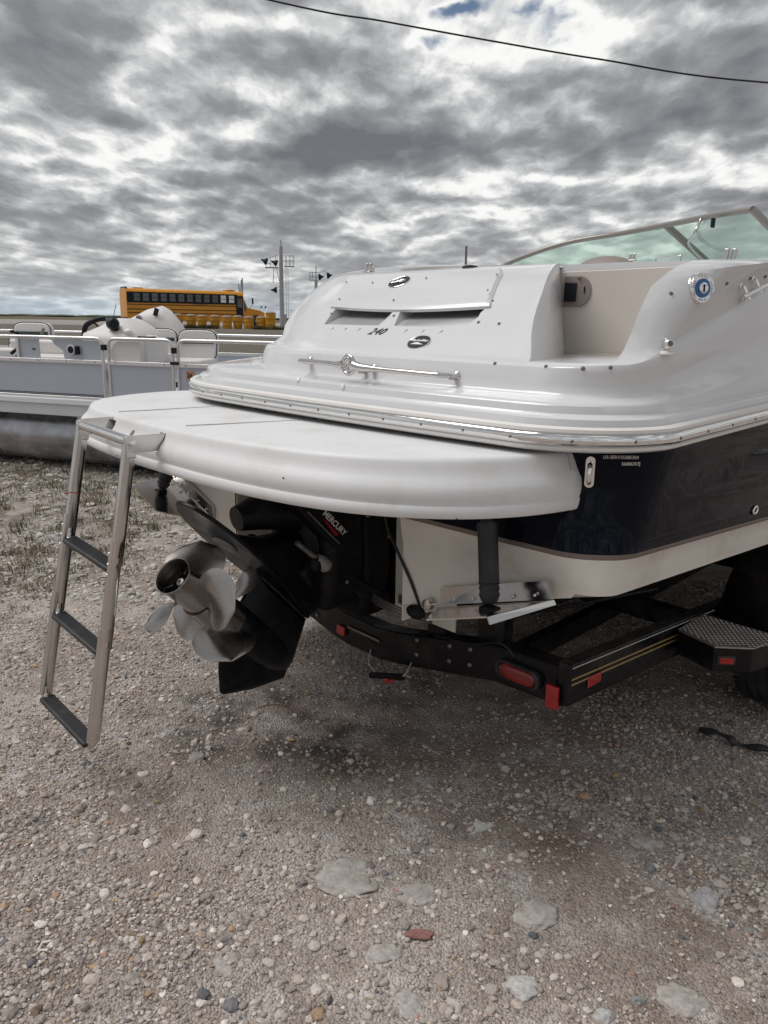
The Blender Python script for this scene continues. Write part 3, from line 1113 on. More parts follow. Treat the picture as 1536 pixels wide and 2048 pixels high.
# little swivel light in its moulded dent, with the soap-dish base
lp = Vector((1.2150, .372, 1.535))
ln = Vector((.80, -.60, .05)).normalized()
lt = link('transom_shower', None, deck, label='small chrome swivel fitting on a pale base')
MB().lathe(lp + Vector((0, 0, -.016)), (0, 0, 1), [(0, .026), (.004, .028), (.009, .026), (.011, .018)], 26).build('fitting_base', M['cap_white'], lt, angle=40)
MB().lathe(lp + Vector((0, 0, -.008)) + ln * .004, (0, 0, 1), [(0, .011), (.020, .012), (.03, .012), (.036, .006)], 20).build('fitting_stem', M['chrome'], lt, angle=40)
MB().lathe(lp + ln * .004 + Vector((0, 0, .014)), ln, [(0, .010), (.004, .0135), (.020, .0135), (.024, .011), (.024, .0075), (.018, .006)], 22).build('fitting_head', M['chrome'], lt, angle=40)
MB().lathe(lp + ln * .0225 + Vector((0, 0, .014)), ln, [(0, .0072), (.002, .006)], 16).build('fitting_lens', M['tan'], lt)


# ------------------------------------------------------------------ hull
HZ = [1.300, 1.275, 1.235, 1.19, 1.15, 1.11, 1.07, 1.03, .998, .992, .985, .978, .970, .93, .895, .882]
HIN = [.012, .016, .024, .030, .034, .038, .040, .041, .041, .039, .039, .041, .046, .048, .050, .052]
HR = [.30, .27, .24, .23, .22, .21, .22, .20, .18, .18, .18, .17, .16, .13, .10, .09]
HYA = [.080, .112, .124, .128, .125, .115, .105, .095, .086, .084, .082, .082, .083, .088, .097, .10]


def keel_z(y):
    return .51 - .035 * max(0, y) + .05 * max(0, y - 3.2) ** 1.9


def hull_ring(k):
    out = []
    for x, y, w in plan(Y0 + HYA[k], 1.29 - HIN[k], 1.215 - HIN[k], HR[k], max(HR[k], .75 * max(0, min(1, (HZ[k] - .95) / .3))), ybow=6.4 - .02 - (1.30 - HZ[k]) * 1.6):
        z = HZ[k]
        drop = -.045 * max(0, min(y, 3.0) - .15) * min(1, (1.30 - z) / .3)
        rise = max(0, y - 3.0) ** 1.6 * .055 * min(1, (1.30 - z) / .3)
        s = sheer(y) * max(0, (z - 1.15) / .15) * abs(w)
        groove = 0
        if w > .9 and .35 < y < 3.2 and k in (2, 3, 4):
            r_ = sstep(.35, 1.5, y)
            if k == 3:
                x -= .022 * r_
                z += .026 * r_
            if k == 4:
                x += .012 * r_
                z -= .004 * r_
            if k == 2:
                x += .004 * r_
        if z <= .90:
            # chine and transom bottom follow the V
            z = z + (0 if abs(w) > .5 else 0)
        out.append((x, y, z + drop + rise + s))
    return out


def build_hull():
    rings = [hull_ring(k) for k in range(len(HZ))]
    n = len(rings[0])
    last = []
    for x, y, z in rings[-1]:
        yk = keel_z(y)
        last.append((x, y, z))
    # V: the lowest ring on the stern is lowered toward the centre line
    low = []
    for i, (x, y, w) in enumerate(plan(Y0 + .10, 1.238, 1.238, .09, .09, ybow=5.7)):
        xx, yy, zz = rings[-1][i]
        if abs(w) < .001:
            zz = max(keel_z(0) + .0, zz - .305 * max(0, 1.20 - abs(xx)))
        low.append((xx, yy, zz - .004))
    b = MB()
    rows = rings + [low]
    for r_ in range(len(rows) - 1):
        kk = 0 if HZ[min(r_ + 1, len(HZ) - 1)] >= .992 else (2 if HZ[min(r_ + 1, len(HZ) - 1)] >= .978 else 1)
        b.grid([rows[r_], rows[r_ + 1]], mi=kk)
    # welded vertices come later (remove doubles)
    base = len(b.v)
    side_i = [i for i in range(NS)] + [NS + k for k in range(14)]
    ks = [(0, low[i][1], min(keel_z(low[i][1]), low[i][2])) for i in side_i]
    m = n - 1
    # bottom panels: each mirrored pair of side points meets at the keel
    for s in (0, 1):
        A = [low[i] if s == 0 else low[m - i] for i in side_i]
        b.grid([A, [tuple(Vector(a).lerp(Vector(k), .5) + Vector((0, 0, -.0))) for a, k in zip(A, ks)], ks], mi=1)
    # stern triangle fan between the last side row and the V edge of the transom
    st = [low[i] for i in range(NS + 13, n - NS - 13)]
    apex = ks[-1]
    mid = [tuple(Vector(low[NS + 13]).lerp(Vector(apex), .5)), apex, tuple(Vector(low[m - NS - 13]).lerp(Vector(apex), .5))]
    o = len(b.v)
    b.v += st + mid
    ns = len(st)
    half = ns // 2
    for i in range(ns - 1):
        t = o + ns + 1
        b.f.append((o + i, o + i + 1, t)); b.mi.append(1)
    b.f.append((o, o + ns, o + ns + 1)); b.mi.append(1)
    b.f.append((o + ns - 1, o + ns + 1, o + ns + 2)); b.mi.append(1)
    # lid on top and bow closure
    tn = len(b.v)
    b.v += rings[0]
    for i in range(n // 2):
        j = n - 1 - i
        if j - 1 <= i + 1:
            if j - i == 2:
                b.f.append((tn + i, tn + i + 1, tn + j)); b.mi.append(0)
            break
        b.f.append((tn + i, tn + i + 1, tn + j - 1, tn + j)); b.mi.append(0)
    me = b.mesh('hull', [M['navy'], M['bottom'], M['stripe']], angle=0)
    bm = bmesh.new()
    bm.from_mesh(me)
    bmesh.ops.remove_doubles(bm, verts=bm.verts, dist=1e-4)
    bmesh.ops.holes_fill(bm, edges=bm.edges, sides=80)
    bmesh.ops.recalc_face_normals(bm, faces=bm.faces)
    if bm.calc_volume(signed=True) < 0:
        bmesh.ops.reverse_faces(bm, faces=bm.faces)
    bm.to_mesh(me)
    bm.free()
    o = link('hull', me, boat, label='navy hull topsides over a cream bottom with a thin brown stripe')
    cut = MB().box((0, 0.0, .70), (1.04, .72, .96))
    boolean(o, [cut])
    soft_normals(o.data, 30)
    return o


hull = build_hull()
# inner lining of the drive recess (cream)
b = MB()
b.box((.355, .355, .80), (.32, .006, .62))
b.build('transom_recess_wall', M['bottom'], hull)
MB().box((-.162, .353, .80), (.714, .008, .62)).build('recess_dark_panel', M['blackm'], hull)  # added black panel, paints the back wall dark behind the drive
for k in (-1, 1):
    MB().box((.5165 * k, .215, .86), (.005, .27, .50)).build('recess_cheek', M['bottom'], hull)

# stern tow eye (starboard) and fittings of the hull
b = MB()
ex, ez = 1.145, 1.212


def transom(x, z):
    k = [i for i in range(len(HZ))]
    ya = interp(z, HZ[::-1], HYA[::-1])
    r_ = interp(z, HZ[::-1], HR[::-1])
    bs = 1.29 - interp(z, HZ[::-1], HIN[::-1])
    y = Y0 + ya + CURV * (min(x, bs - r_) / 1.2) ** 2
    nrm = Vector((0, -1, 0))
    if x > bs - r_:
        d = min(.995, (x - (bs - r_)) / r_)
        y = y + r_ - r_ * math.sqrt(1 - d * d)
        nrm = Vector((d, -math.sqrt(1 - d * d), 0))
    return Vector((x, y, z)), nrm


p, nn = transom(ex, ez)
p = p + nn * .004
a = Vector((-nn.y, nn.x, 0)) * 1
te = link('stern_eye', None, hull)
pts = [p + nn * .003 + a * (.0125 * math.cos(t)) + Vector((0, 0, (.030 if math.sin(t) > 0 else -.030) + .0125 * math.sin(t))) for t in [2 * math.pi * k / 28 for k in range(28)]]
b = MB()
b.add(pts + [q + nn * .004 for q in pts], [tuple(range(27, -1, -1)), tuple(range(28, 56))] + [(i, (i + 1) % 28, 28 + (i + 1) % 28, 28 + i) for i in range(28)])
b.build('eye_plate', M['chrome'], te, angle=40)
MB().tube(bez([p + nn * .004 + Vector((0, 0, .026)), p + nn * .034 + Vector((0, 0, .020)), p + nn * .042 + Vector((0, 0, -.002)), p + nn * .034 + Vector((0, 0, -.022)), p + nn * .004 + Vector((0, 0, -.028))], 5), .0065, 10, up=(1, 0, 0)).build('eye_loop', M['chrome'], te, angle=60)
for s, sz, xx, z_, wd in (('US-SERV3528E304', .0125, 1.205, 1.255, .10), ('S6086357J', .0125, 1.222, 1.237, .06)):
    q, q_n = transom(xx, z_)
    aa = Vector((-q_n.y, q_n.x, 0))
    text('hull_number', s, sz, M['cap_white'], hull, q + q_n * .006, aa, (0, 0, 1), space=1.0)
# through-hull outlet
q = Vector((1.254, 1.03, .99))
MB().tube([q + Vector((0, .017 * math.cos(t), .012 * math.sin(t) + .002 * math.cos(t))) for t in [2 * math.pi * k / 22 for k in range(22)]], .0042, 8, closed=True, up=(1, 0, 0)).build('drain_fitting', M['chrome'], hull, angle=60)

# ------------------------------------------------------------------ swim platform
PL = [(1.12, .36), (1.128, .24), (1.128, .12), (1.105, .0), (1.06, -.115), (.985, -.225), (.87, -.325), (.72, -.405), (.50, -.465), (.25, -.495), (0, -.503), (-.27, -.503), (-.54, -.488),
      (-.80, -.452), (-1.0, -.375), (-1.14, -.26), (-1.235, -.10), (-1.275, .06), (-1.27, .20), (-1.22, .34)]
PLS = [(p.x, p.y) for p in bez([(x, y, 0) for x, y in PL], 5)]
PLV = [(1.106, .030), (1.109, .010), (1.115, .002), (1.124, .0), (1.134, .001), (1.1395, .006), (1.1405, .014), (1.1425, .016), (1.150, .011), (1.165, .007), (1.180, .010), (1.192, .019), (1.203, .034),
       (1.214, .047), (1.226, .055), (1.238, .061), (1.245, .067), (1.2495, .078), (1.2515, .092)]


def plat_pt(i, z, ins):
    x, y = PLS[i]
    up = max(0, (z - 1.19) / .06)
    up = min(1, up)
    sx = 1 - ins * (.18 if x > 0 else .5) - (.012 if x > 0 else .01) * up * (abs(x) / 1.1) ** 2
    z = z + (.012 * up * max(0, x) / 1.1)
    return (x * sx, y + ins * .62 * (1 if y < .1 else 0), z)


def build_platform():
    b = MB()
    rows = [[plat_pt(i, z, ins) for i in range(len(PLS))] for z, ins in PLV]
    b.grid(rows)
    n = len(PLS)
    tp = (len(rows) - 1) * n
    for base, ring in ((tp, rows[-1]), (0, rows[0])):
        for i in range(n // 2):
            j = n - 1 - i
            if j - 1 <= i + 1:
                if j - i == 2:
                    b.f.append((base + i, base + i + 1, base + j)); b.mi.append(0)
                break
            b.f.append((base + i, base + i + 1, base + j - 1, base + j)); b.mi.append(0)
    b.f.append(tuple(k * n for k in range(len(rows))) + tuple(k * n + n - 1 for k in range(len(rows) - 1, -1, -1))); b.mi.append(0)
    me = b.mesh('swim_platform', M['platform'], angle=0)
    o = link('swim_platform', me, boat, label='wide white moulded swim platform with rounded edge')
    cut = []
    for x in (-.06, -.46):
        c = MB()
        w = .019
        poly = [(-.60, 1.172), (-.405, 1.172), (-.405, 1.20), (-.43, 1.232), (-.60, 1.232)]
        c.prism(poly, x - w, x + w, lambda u, v, h: (h, u, v))
        cut.append(c)
    c = MB().cyl((-.27, -.6, 1.205), (-.27, -.42, 1.205), .014, 16)
    cut.append(c)
    boolean(o, cut)
    soft_normals(o.data, 33)
    return o


plat = build_platform()
zt = 1.2517
def seam(pts, r=.0016, m='dirtline', name='panel_seam'):
    MB().tube([(x, y, zt + .0118 * (x + 1.2) / 2.25) for x, y in pts], r, 6).build(name, M[m], plat, angle=60)


M['dirtline'] = mat('seam_grey', (.42, .40, .39), rough=.7)
seam([(-.515, -.415), (-.49, -.30), (-.455, .0), (-.43, .075)])
seam([(-.005, -.415), (.03, -.30), (.10, -.05), (.14, .03)])
seam([(-.43, .075), (-.2, .062), (.14, .03), (.20, .05)])
MB().bar((-.43, .082, 1.2555), (.125, .040, 1.2585), .02, .004).build('panel_ridge', M['platform'], plat, bevel=.001)
b = MB()
for k in range(26):
    t = k / 25
    x, y = -.36 + .46 * t, .052 - .036 * t
    b.box((x, y, 1.2570 + .0052 * (x + .36)), (.006, .008 + .004 * (k % 3), .0012))
b.build('raised_marks', M['dirtline'], plat)
MB().box((.105, .03, 1.2600), (.022, .006, .003)).build('hinge_slot', M['ink'], plat)

for k_, (sx_, sy_, sz_) in enumerate(((1.098, .02, 1.190), (1.085, -.02, 1.176), (.60, -.458, 1.185), (1.02, -.17, 1.118), (1.0, -.205, 1.1105), (-.35, -.503, 1.121))):
    MB().sphere((sx_, sy_, sz_), .0042 - .0004 * k_, 7, 5, (1, .6, 1)).build('gelcoat_chip', M['ink'], plat)

# ------------------------------------------------------------------ boarding ladder
lad = link('boarding_ladder', None, boat, label='stainless telescoping boarding ladder with black treads')
XR, XL = -.06, -.46
hR, hL = Vector((XR, -.585, 1.208)), Vector((XL, -.575, 1.218))
bR, bL = Vector((XR, -.772, .215)), Vector((XL, -.780, .235))
dR, dL = (bR - hR), (bL - hL)


def oval_rail(p0, p1, w, d, name='side_rail', parent=lad, label=None):
    """flat-sided oval tube"""
    n = 20
    prof = []
    for k in range(n):
        t = 2 * math.pi * k / n
        prof.append((w / 2 * (abs(math.cos(t)) ** .7) * (1 if math.cos(t) > 0 else -1), d / 2 * (abs(math.sin(t)) ** .55) * (1 if math.sin(t) > 0 else -1)))
    ax = (p1 - p0).normalized()
    a = Vector((1, 0, 0))
    f = ax.cross(a).normalized()
    rows = [[p + a * u + f * v for u, v in prof] for p in (p0, p1)]
    vs = rows[0] + rows[1]
    fs = [(i, (i + 1) % n, n + (i + 1) % n, n + i) for i in range(n)] + [tuple(range(n - 1, -1, -1)), tuple(range(n, 2 * n))]
    o = MB().add(vs, fs).build(name, M['steel'], parent, angle=40)
    return o


aft = Vector((0, -1, 0))
secs = [(0.0, .395, 0.0), (.315, .672, .009), (.60, .985, .018)]
for si_, (t0, t1, off) in enumerate(secs):
    for s, h, d in ((1, hR, dR), (-1, hL, dL)):
        o_in = Vector((s * .001 * (si_), 0, 0)) + aft * (off * .6)
        oval_rail(h + d * t0 + o_in, h + d * t1 + o_in, .024, .044)
    r0, r1 = hR + dR * t1 + aft * off * .6, hL + dL * t1 + aft * off * .6
    r0.x += .001 * si_
    r1.x -= .001 * si_
    ax = dR.normalized()
    f = Vector((0, -ax.z, ax.y)).normalized()
    if f.y > 0:
        f = -f
    r0t, r1t = r0 - ax * .0, r1 - ax * .0
    # bent corners and the U-shaped step tube
    MB().tube(bez([r0 - ax * .03, r0 + ax * .004 + Vector((-.004, 0, 0)), r0 + ax * .020 + Vector((-.022, 0, 0))], 5), .0155, 12, oval=1.0).build('rail_corner', M['steel'], lad, angle=60)
    MB().tube(bez([r1 - ax * .03, r1 + ax * .004 + Vector((.004, 0, 0)), r1 + ax * .020 + Vector((.022, 0, 0))], 5), .0155, 12).build('rail_corner', M['steel'], lad, angle=60)
    b = MB()
    c0, c1 = r0 + ax * .012, r1 + ax * .012
    c0.x -= .010
    c1.x += .010
    b.bar(c0, c1, .054, .019, up=(0, 0, 1))
    st = b.build('step', M['rubber'], lad, bevel=.007, seg=3)
    g = MB()
    for k in range(-3, 4):
        q = Vector((0, k * .0065, .0110))
        g.bar(c0 + q + Vector((-.01, 0, 0)), c1 + q + Vector((.01, 0, 0)), .0028, .003)
    g.build('tread_ridges', M['rubber'], st, kind='stuff')
    if si_ > 0:
        for s, h, d in ((1, hR, dR), (-1, hL, dL)):
            c = h + d * (t0 + .035) + Vector((s * .001 * si_, 0, 0)) + aft * .016
            for k in range(3 if si_ == 1 else 2):
                q = c + d * (.035 * k) + Vector((s * .0005, -.012, 0))
                MB().sphere(q, .005, 10, 6, (1, .7, 1)).build('rivet', M['chrome'], lad, angle=60)
# top tube and hinge brackets
MB().tube([hR + Vector((.012, 0, .006)), hL + Vector((-.012, 0, .006))], .0175, 20).build('top_tube', M['chrome'], lad, angle=60)
for h, s in ((hR, 1), (hL, -1)):
    b = MB()
    b.prism([(-.022, -.020), (-.010, -.026), (.18, -.030), (.18, .024), (.01, .026), (-.016, .020)], -.0015, .0015, lambda u, v, k: (h.x + s * .014 + k, h.y + u, h.z + v))
    br = b.build('hinge_bracket', M['steel'], lad, bevel=.0008)
    MB().box((h.x + s * .007, h.y + .09, h.z - .029), (.016, .17, .003)).build('bracket_flange', M['steel'], br)
    MB().lathe((h.x + s * .014, h.y, h.z + .003), (s, 0, 0), [(0, .013), (.006, .013), (.007, .009), (.014, .009), (.016, .006)], 6).build('hinge_bolt', M['chrome'], br, angle=30)
    MB().prism([(.035, -.06), (.035, .0), (-.012, .012), (-.024, -.01), (-.02, -.06)], -.013, .013, lambda u, v, k: (h.x + k, h.y - .006 + u * .62, h.z + v + .014)).build('rail_clevis', M['steel'], lad, bevel=.003)
MB().bar(hL + dL * .235 + Vector((0, -.0232, 0)), hL + dL * .237 + Vector((0, -.0232, -.002)), .024, .003).build('red_mark', M['red_ink'], lad)
oval_rail(hL + dL * .2352, hL + dL * .238, .0252, .0452, 'red_band').data.materials[0] = M['red_ink']

# ------------------------------------------------------------------ sterndrive (tilted up)
E0 = Vector((.103, -.545, .80))
AF = Vector((-.1908, .7001, -.6880))     # along the shaft, toward the bow (the drive is tilted up and steered a little)
AD = Vector((.0856, -.6864, -.7222))     # "down" of the tilted drive
AX = Vector((.9779, .1967, -.0711))


def D(s, d, x=0.0):
    return E0 + AF * s + AD * d + AX * x


drive = link('sterndrive', None, boat, label='black sterndrive tilted up with twin stainless propellers')
# torpedo, strut, skeg
b = MB()
b.lathe(D(.335, 0), AF, [(0, .058), (.02, .072), (.08, .077), (.20, .075), (.30, .066), (.37, .048), (.42, .026), (.44, .008)], 28)
b.build('gearcase', M['black'], drive, angle=45)


def foil(outl, thick, name, m='black', parent=drive, bevel=None):
    """side outline in (s, d), thickness profile tapering to the ends"""
    bm_ = MB()
    n = len(outl)
    cs = sum(u for u, v in outl) / n
    cd = sum(v for u, v in outl) / n
    cen = [D(cs, cd, thick / 2), D(cs, cd, -thick / 2)]
    inn = [[D(cs + (u - cs) * .72, cd + (v - cd) * .8, sgn * thick / 2) for u, v in outl] for sgn in (1, -1)]
    edge = [[D(u, v, sgn * thick * .08) for u, v in outl] for sgn in (1, -1)]
    vs = inn[0] + inn[1] + edge[0] + edge[1]
    fs = [tuple(range(n)), tuple(range(2 * n - 1, n - 1, -1))]
    for i in range(n):
        j = (i + 1) % n
        fs += [(i, j, 2 * n + j, 2 * n + i), (n + j, n + i, 3 * n + i, 3 * n + j), (2 * n + i, 2 * n + j, 3 * n + j, 3 * n + i)]
    bm_.add(vs, fs)
    return bm_.build(name, M[m], parent, angle=50)


def smooth2(pts, n=4):
    q = bez([(u, v, 0) for u, v in pts + [pts[0]]], n)
    return [(p.x, p.y) for p in q[:-1]]


foil([(.35, .03), (.385, .11), (.43, .16), (.500, .222), (.52, .222), (.65, .15), (.79, .045), (.78, .0), (.70, -.02), (.45, -.02)], .030, 'skeg')
foil([(.33, -.19), (.345, -.10), (.35, .0), (.42, .03), (.70, .02), (.785, -.02), (.755, -.10), (.72, -.19)], .085, 'strut')
# cavitation plate
prof = [(-.125, .020), (-.115, .045), (-.06, .088), (.02, .122), (.14, .135), (.30, .125), (.46, .090), (.60, .055), (.72, .018)]
b = MB()
top_, bot_ = -.207, -.193
op = [(s, w) for s, w in prof] + [(s, -w) for s, w in reversed(prof)]
vs = [D(s, top_, w) for s, w in op] + [D(s, bot_, w) for s, w in op]
n = len(op)
b.add(vs, [tuple(range(n - 1, -1, -1)), tuple(range(n, 2 * n))] + [(i, (i + 1) % n, n + (i + 1) % n, n + i) for i in range(n)])
cav = b.build('cavitation_plate', M['black'], drive, angle=30, bevel=.003)
b = MB()
b.lathe(D(.125, -.192), AD, [(0, .046), (.004, .046), (.007, .042), (.007, .006)], 28)
b.lathe(D(.125, -.186), AD, [(0, .006), (.002, .004)], 10)
b.build('anode', M['anode'], cav, angle=40)
# driveshaft housing above the plate
b = MB()
rows = []
for d, s0, s1, w in [(-.200, .10, .71, .060), (-.24, .14, .73, .070), (-.30, .26, .74, .085), (-.36, .34, .74, .10), (-.44, .38, .76, .115), (-.52, .40, .78, .12), (-.575, .42, .76, .11), (-.60, .46, .70, .08)]:
    row = []
    for k in range(28):
        t = 2 * math.pi * k / 28
        cs_, sn_ = math.cos(t), math.sin(t)
        row.append(D((s0 + s1) / 2 + (s1 - s0) / 2 * (abs(cs_) ** .7) * (1 if cs_ > 0 else -1), d, w * (abs(sn_) ** .6) * (1 if sn_ > 0 else -1)))
    rows.append(row + [row[0]])
b.grid(rows)
b.add(rows[-1][:-1], [tuple(range(28))])
hs = b.build('drive_housing', M['black'], drive, angle=50)
b = MB()
b.prism([(.42, -.27), (.56, -.25), (.72, -.30), (.77, -.42), (.72, -.52), (.54, -.55), (.44, -.46)], -.122, .122, lambda u, v, h: D(u, v, h))
b.build('housing_cover', M['blackm'], drive, bevel=.014, seg=3)
# decal of the engine maker along the cover, with its red flash and pale line
dl = lambda s, d, x=.1245: D(s, d, x)
pn = MB().prism([(-.12, .975), (-.03, 1.01), (.13, .95), (.135, .80), (.07, .775)], .11, .196, lambda u, v, h: (h, u, v)).build('side_cover', M['blackm'], drive, bevel=.012, seg=3)
text('maker_lettering', 'MERCURY', .031, M['cap_white'], pn, (.1975, .043, .893), (0, 1, -1), (0, 1, 1), ext=.0004, shear=.1, space=.98, weight=.0005)
MB().add([(.1972, -.014, .925), (.1972, .008, .905), (.1972, .062, .846), (.1972, .046, .846)], [(0, 1, 2, 3)]).build('red_flash', M['red_ink'], pn, angle=0)
MB().tube([(.1965, -.077, .955), (.1965, .066, .812)], .003, 6).build('pale_line', M['dull'], pn)
# bellows, gimbal and trim rams
b = MB()
pr = []
ax = Vector((0, .62, .08))
st = Vector((0, .0, .80))
for k in range(26):
    t = k / 25
    pr.append((t * .36, .125 + .016 * (1 if k % 2 else -1) * (1 if k < 25 else 0) + .03 * t))
b.lathe(st, ax, pr, 28)
b.build('bellows', M['rubber'], drive, angle=30)
b = MB()
b.prism([(-.17, .50), (-.14, .46), (.14, .46), (.172, .52), (.19, .70), (.175, .95), (.13, 1.04), (-.13, 1.04), (-.175, .95), (-.19, .70)], .20, .345, lambda u, v, h: (u, h, v))
b.build('gimbal_housing', M['blackm'], drive, bevel=.03, seg=3)
b = MB()
b.prism([(-.17, .56), (.17, .56), (.195, .74), (.18, .95), (.10, 1.02), (-.10, 1.02), (-.18, .95), (-.195, .74)], .02, .205, lambda u, v, h: (u, h, v + (h - .2) * .15))
b.build('gimbal_ring', M['blackm'], drive, bevel=.04, seg=3)
for s in (1, -1):
    x = .165 * s
    p0, p1 = D(.40, -.32, x), Vector((x, .30, .535))
    m0 = p0.lerp(p1, .30)
    ram = MB().cyl(m0, p1, .031, 20).build('trim_cylinder', M['black'], drive, angle=40)
    MB().cyl(p0, m0, .0125, 12).build('ram_rod', M['steel'], ram, angle=40)
    MB().sphere(p1, .045, 16, 10, (.8, 1, 1)).build('ram_end', M['blackm'], ram, angle=60)
    MB().sphere(p0, .030, 14, 8, (.9, 1, 1)).build('rod_end', M['blackm'], ram, angle=60)
q0, q1 = Vector((.150, -.09, .835)), Vector((.165, -.005, .758))
MB().cyl(q0, q1, .0105, 12).build('grease_rod', M['dull'], drive)
MB().lathe(q1 - (q1 - q0) * .1, q1 - q0, [(0, .018), (.02, .026), (.055, .027), (.066, .018), (.068, .006)], 16).build('ram_anode', M['anode'], drive, angle=40)
MB().tube([(0, -.24, .915), (0, -.16, .925), (0, -.06, .925), (0, .10, .91)], [.045, .062, .078, .12], 22).build('upper_gear_cover', M['black'], drive, angle=60)
MB().cyl((-.03, -.17, .925), (-.02, .12, .93), .035, 18).build('steering_arm', M['black'], drive, angle=40)
MB().sphere((-.03, -.17, .925), .045, 16, 10).build('steering_knuckle', M['blackm'], drive, angle=60)
MB().cyl((-.03, -.13, .90), (.16, .10, .93), .022, 14).build('steering_rod', M['blackm'], drive, angle=40)
for q, r_ in (((.21, .19, .90), .009), ((.20, .10, .66), .008), ((.13, .01, .86), .009), ((.17, .05, .72), .010), ((.21, .30, .80), .009)):
    MB().sphere(q, r_, 10, 6).build('bolt_head', M['dull'], drive, angle=60)
for k in range(3):
    z0 = .575 - .012 * k
    MB().tube(bez([(.19, .24, z0), (.30, .20, z0 + .012), (.40, .22, z0 - .004), (.44, .30, z0 - .03), (.36, .34, z0 - .035), (.24, .33, z0 - .012)], 6), .0065, 8).build('water_hose', M['dull'], drive, angle=60)
MB().tube(bez([(.43, .10, 1.10), (.432, .075, .95), (.50, .07, .85), (.56, .07, .77), (.615, .08, .66)], 6), .0052, 8).build('drain_cable', M['wire'], hull, angle=60)


# ---- propellers
def blade(base_s, r0, r1, ang, pitch, hand, chord, rake=.02, skew=.55):
    """helicoidal blade: radial stations, chord line along the helix"""
    nr, ncd = 12, 14
    rows = []
    for i in range(nr + 1):
        f = i / nr
        r = r0 + (r1 - r0) * f
        c = chord * (0.50 + .86 * math.sin(math.pi * min(1, f * .62 + .05))) * (1 - f ** 5.0) ** .5 * (1.0 if f < .999 else .02)
        c = max(c, .004)
        phi = math.atan2(pitch / (2 * math.pi), r)
        row = []
        for j in range(ncd + 1):
            g = j / ncd - .5
            u = g * c
            sk = skew * f * f * .06
            along = u * math.sin(phi) + sk * math.sin(phi) - rake * (r - r0)
            around = (u * math.cos(phi) + sk * math.cos(phi)) / r
            camber = .010 * (1 - (2 * g) ** 2) * (1 - .5 * f)
            a = ang + hand * around
            ss = base_s + along - camber * math.cos(phi)
            row.append((ss, r, a))
        rows.append(row)
    vs_top, vs_bot = [], []
    for i, row in enumerate(rows):
        for j, (ss, r, a) in enumerate(row):
            g = j / ncd - .5
            th = .0045 * (1 - i / nr * .75) * max(.12, 1 - (2 * g) ** 2)
            p = lambda s_: D(s_, 0, 0) + AX * (r * math.cos(a)) + AD * (r * math.sin(a))
            vs_top.append(p(ss + th))
            vs_bot.append(p(ss - th))
    b = MB()
    nv = ncd + 1
    b.add(vs_top, [(i * nv + j, i * nv + j + 1, (i + 1) * nv + j + 1, (i + 1) * nv + j) for i in range(nr) for j in range(ncd)])
    b.add(vs_bot, [(i * nv + j, (i + 1) * nv + j, (i + 1) * nv + j + 1, i * nv + j + 1) for i in range(nr) for j in range(ncd)])
    o = 0
    T, B = 0, nv * (nr + 1)
    rim = [(0, j) for j in range(nv)] + [(i, ncd) for i in range(1, nr + 1)] + [(nr, j) for j in range(ncd - 1, -1, -1)] + [(i, 0) for i in range(nr - 1, 0, -1)]
    L_ = len(rim)
    for k in range(L_):
        (i0, j0), (i1, j1) = rim[k], rim[(k + 1) % L_]
        b.f.append((T + i0 * nv + j0, T + i1 * nv + j1, B + i1 * nv + j1, B + i0 * nv + j0)); b.mi.append(0)
    return b


def make_prop(name, hubprof, base_s, r0, r1, angs, hand, chord, label, inner=None):
    b = MB().lathe(D(0, 0), AF, hubprof, 44, cap0=False, cap1=False)
    pr = b.build(name, [M['prop'], M['prop_in']], boat, angle=40, label=label)
    for a in angs:
        blade(base_s, r0, r1, R(a), .52, hand, chord).build('blade', M['prop'], pr, angle=50)
    return pr


pr1 = make_prop('rear_propeller', [(.145, .050), (.150, .0615), (.10, .060), (.05, .0585), (.022, .0590), (.006, .0635), (.0, .0655), (-.0015, .064), (.0, .0615), (.006, .0595), (.03, .056), (.12, .052), (.14, .050)],
                .110, .056, .200, (-8, 112, 232), 1, .165, 'rear stainless propeller with open exhaust hub')
MB().lathe(D(.138, 0), -AF, [(0, .052), (.002, .052)], 32).build('hub_core', M['prop_in'], pr1)
MB().lathe(D(.14, 0), -AF, [(0, .030), (.05, .030), (.055, .024), (.075, .024), (.08, .019)], 8).build('hub_nut', M['dull'], pr1, angle=30)
MB().lathe(D(.07, 0), -AF, [(0, .016), (.02, .016), (.028, .013), (.030, .005), (.022, .004)], 18).build('shaft_end', M['dull'], pr1, angle=40)
for a in (20, 140, 260):
    MB().bar(D(.07, 0) + AX * (.028 * math.cos(R(a))) + AD * (.028 * math.sin(R(a))), D(.07, 0) + AX * (.058 * math.cos(R(a))) + AD * (.058 * math.sin(R(a))), .006, .05, up=tuple(AF)).build('hub_web', M['prop_in'], pr1)
pr2 = make_prop('front_propeller', [(.155, .060), (.156, .068), (.20, .069), (.28, .073), (.333, .074), (.335, .055)],
                .275, .070, .204, (48, 168, 288), -1, .170, 'front stainless propeller, turned the other way')


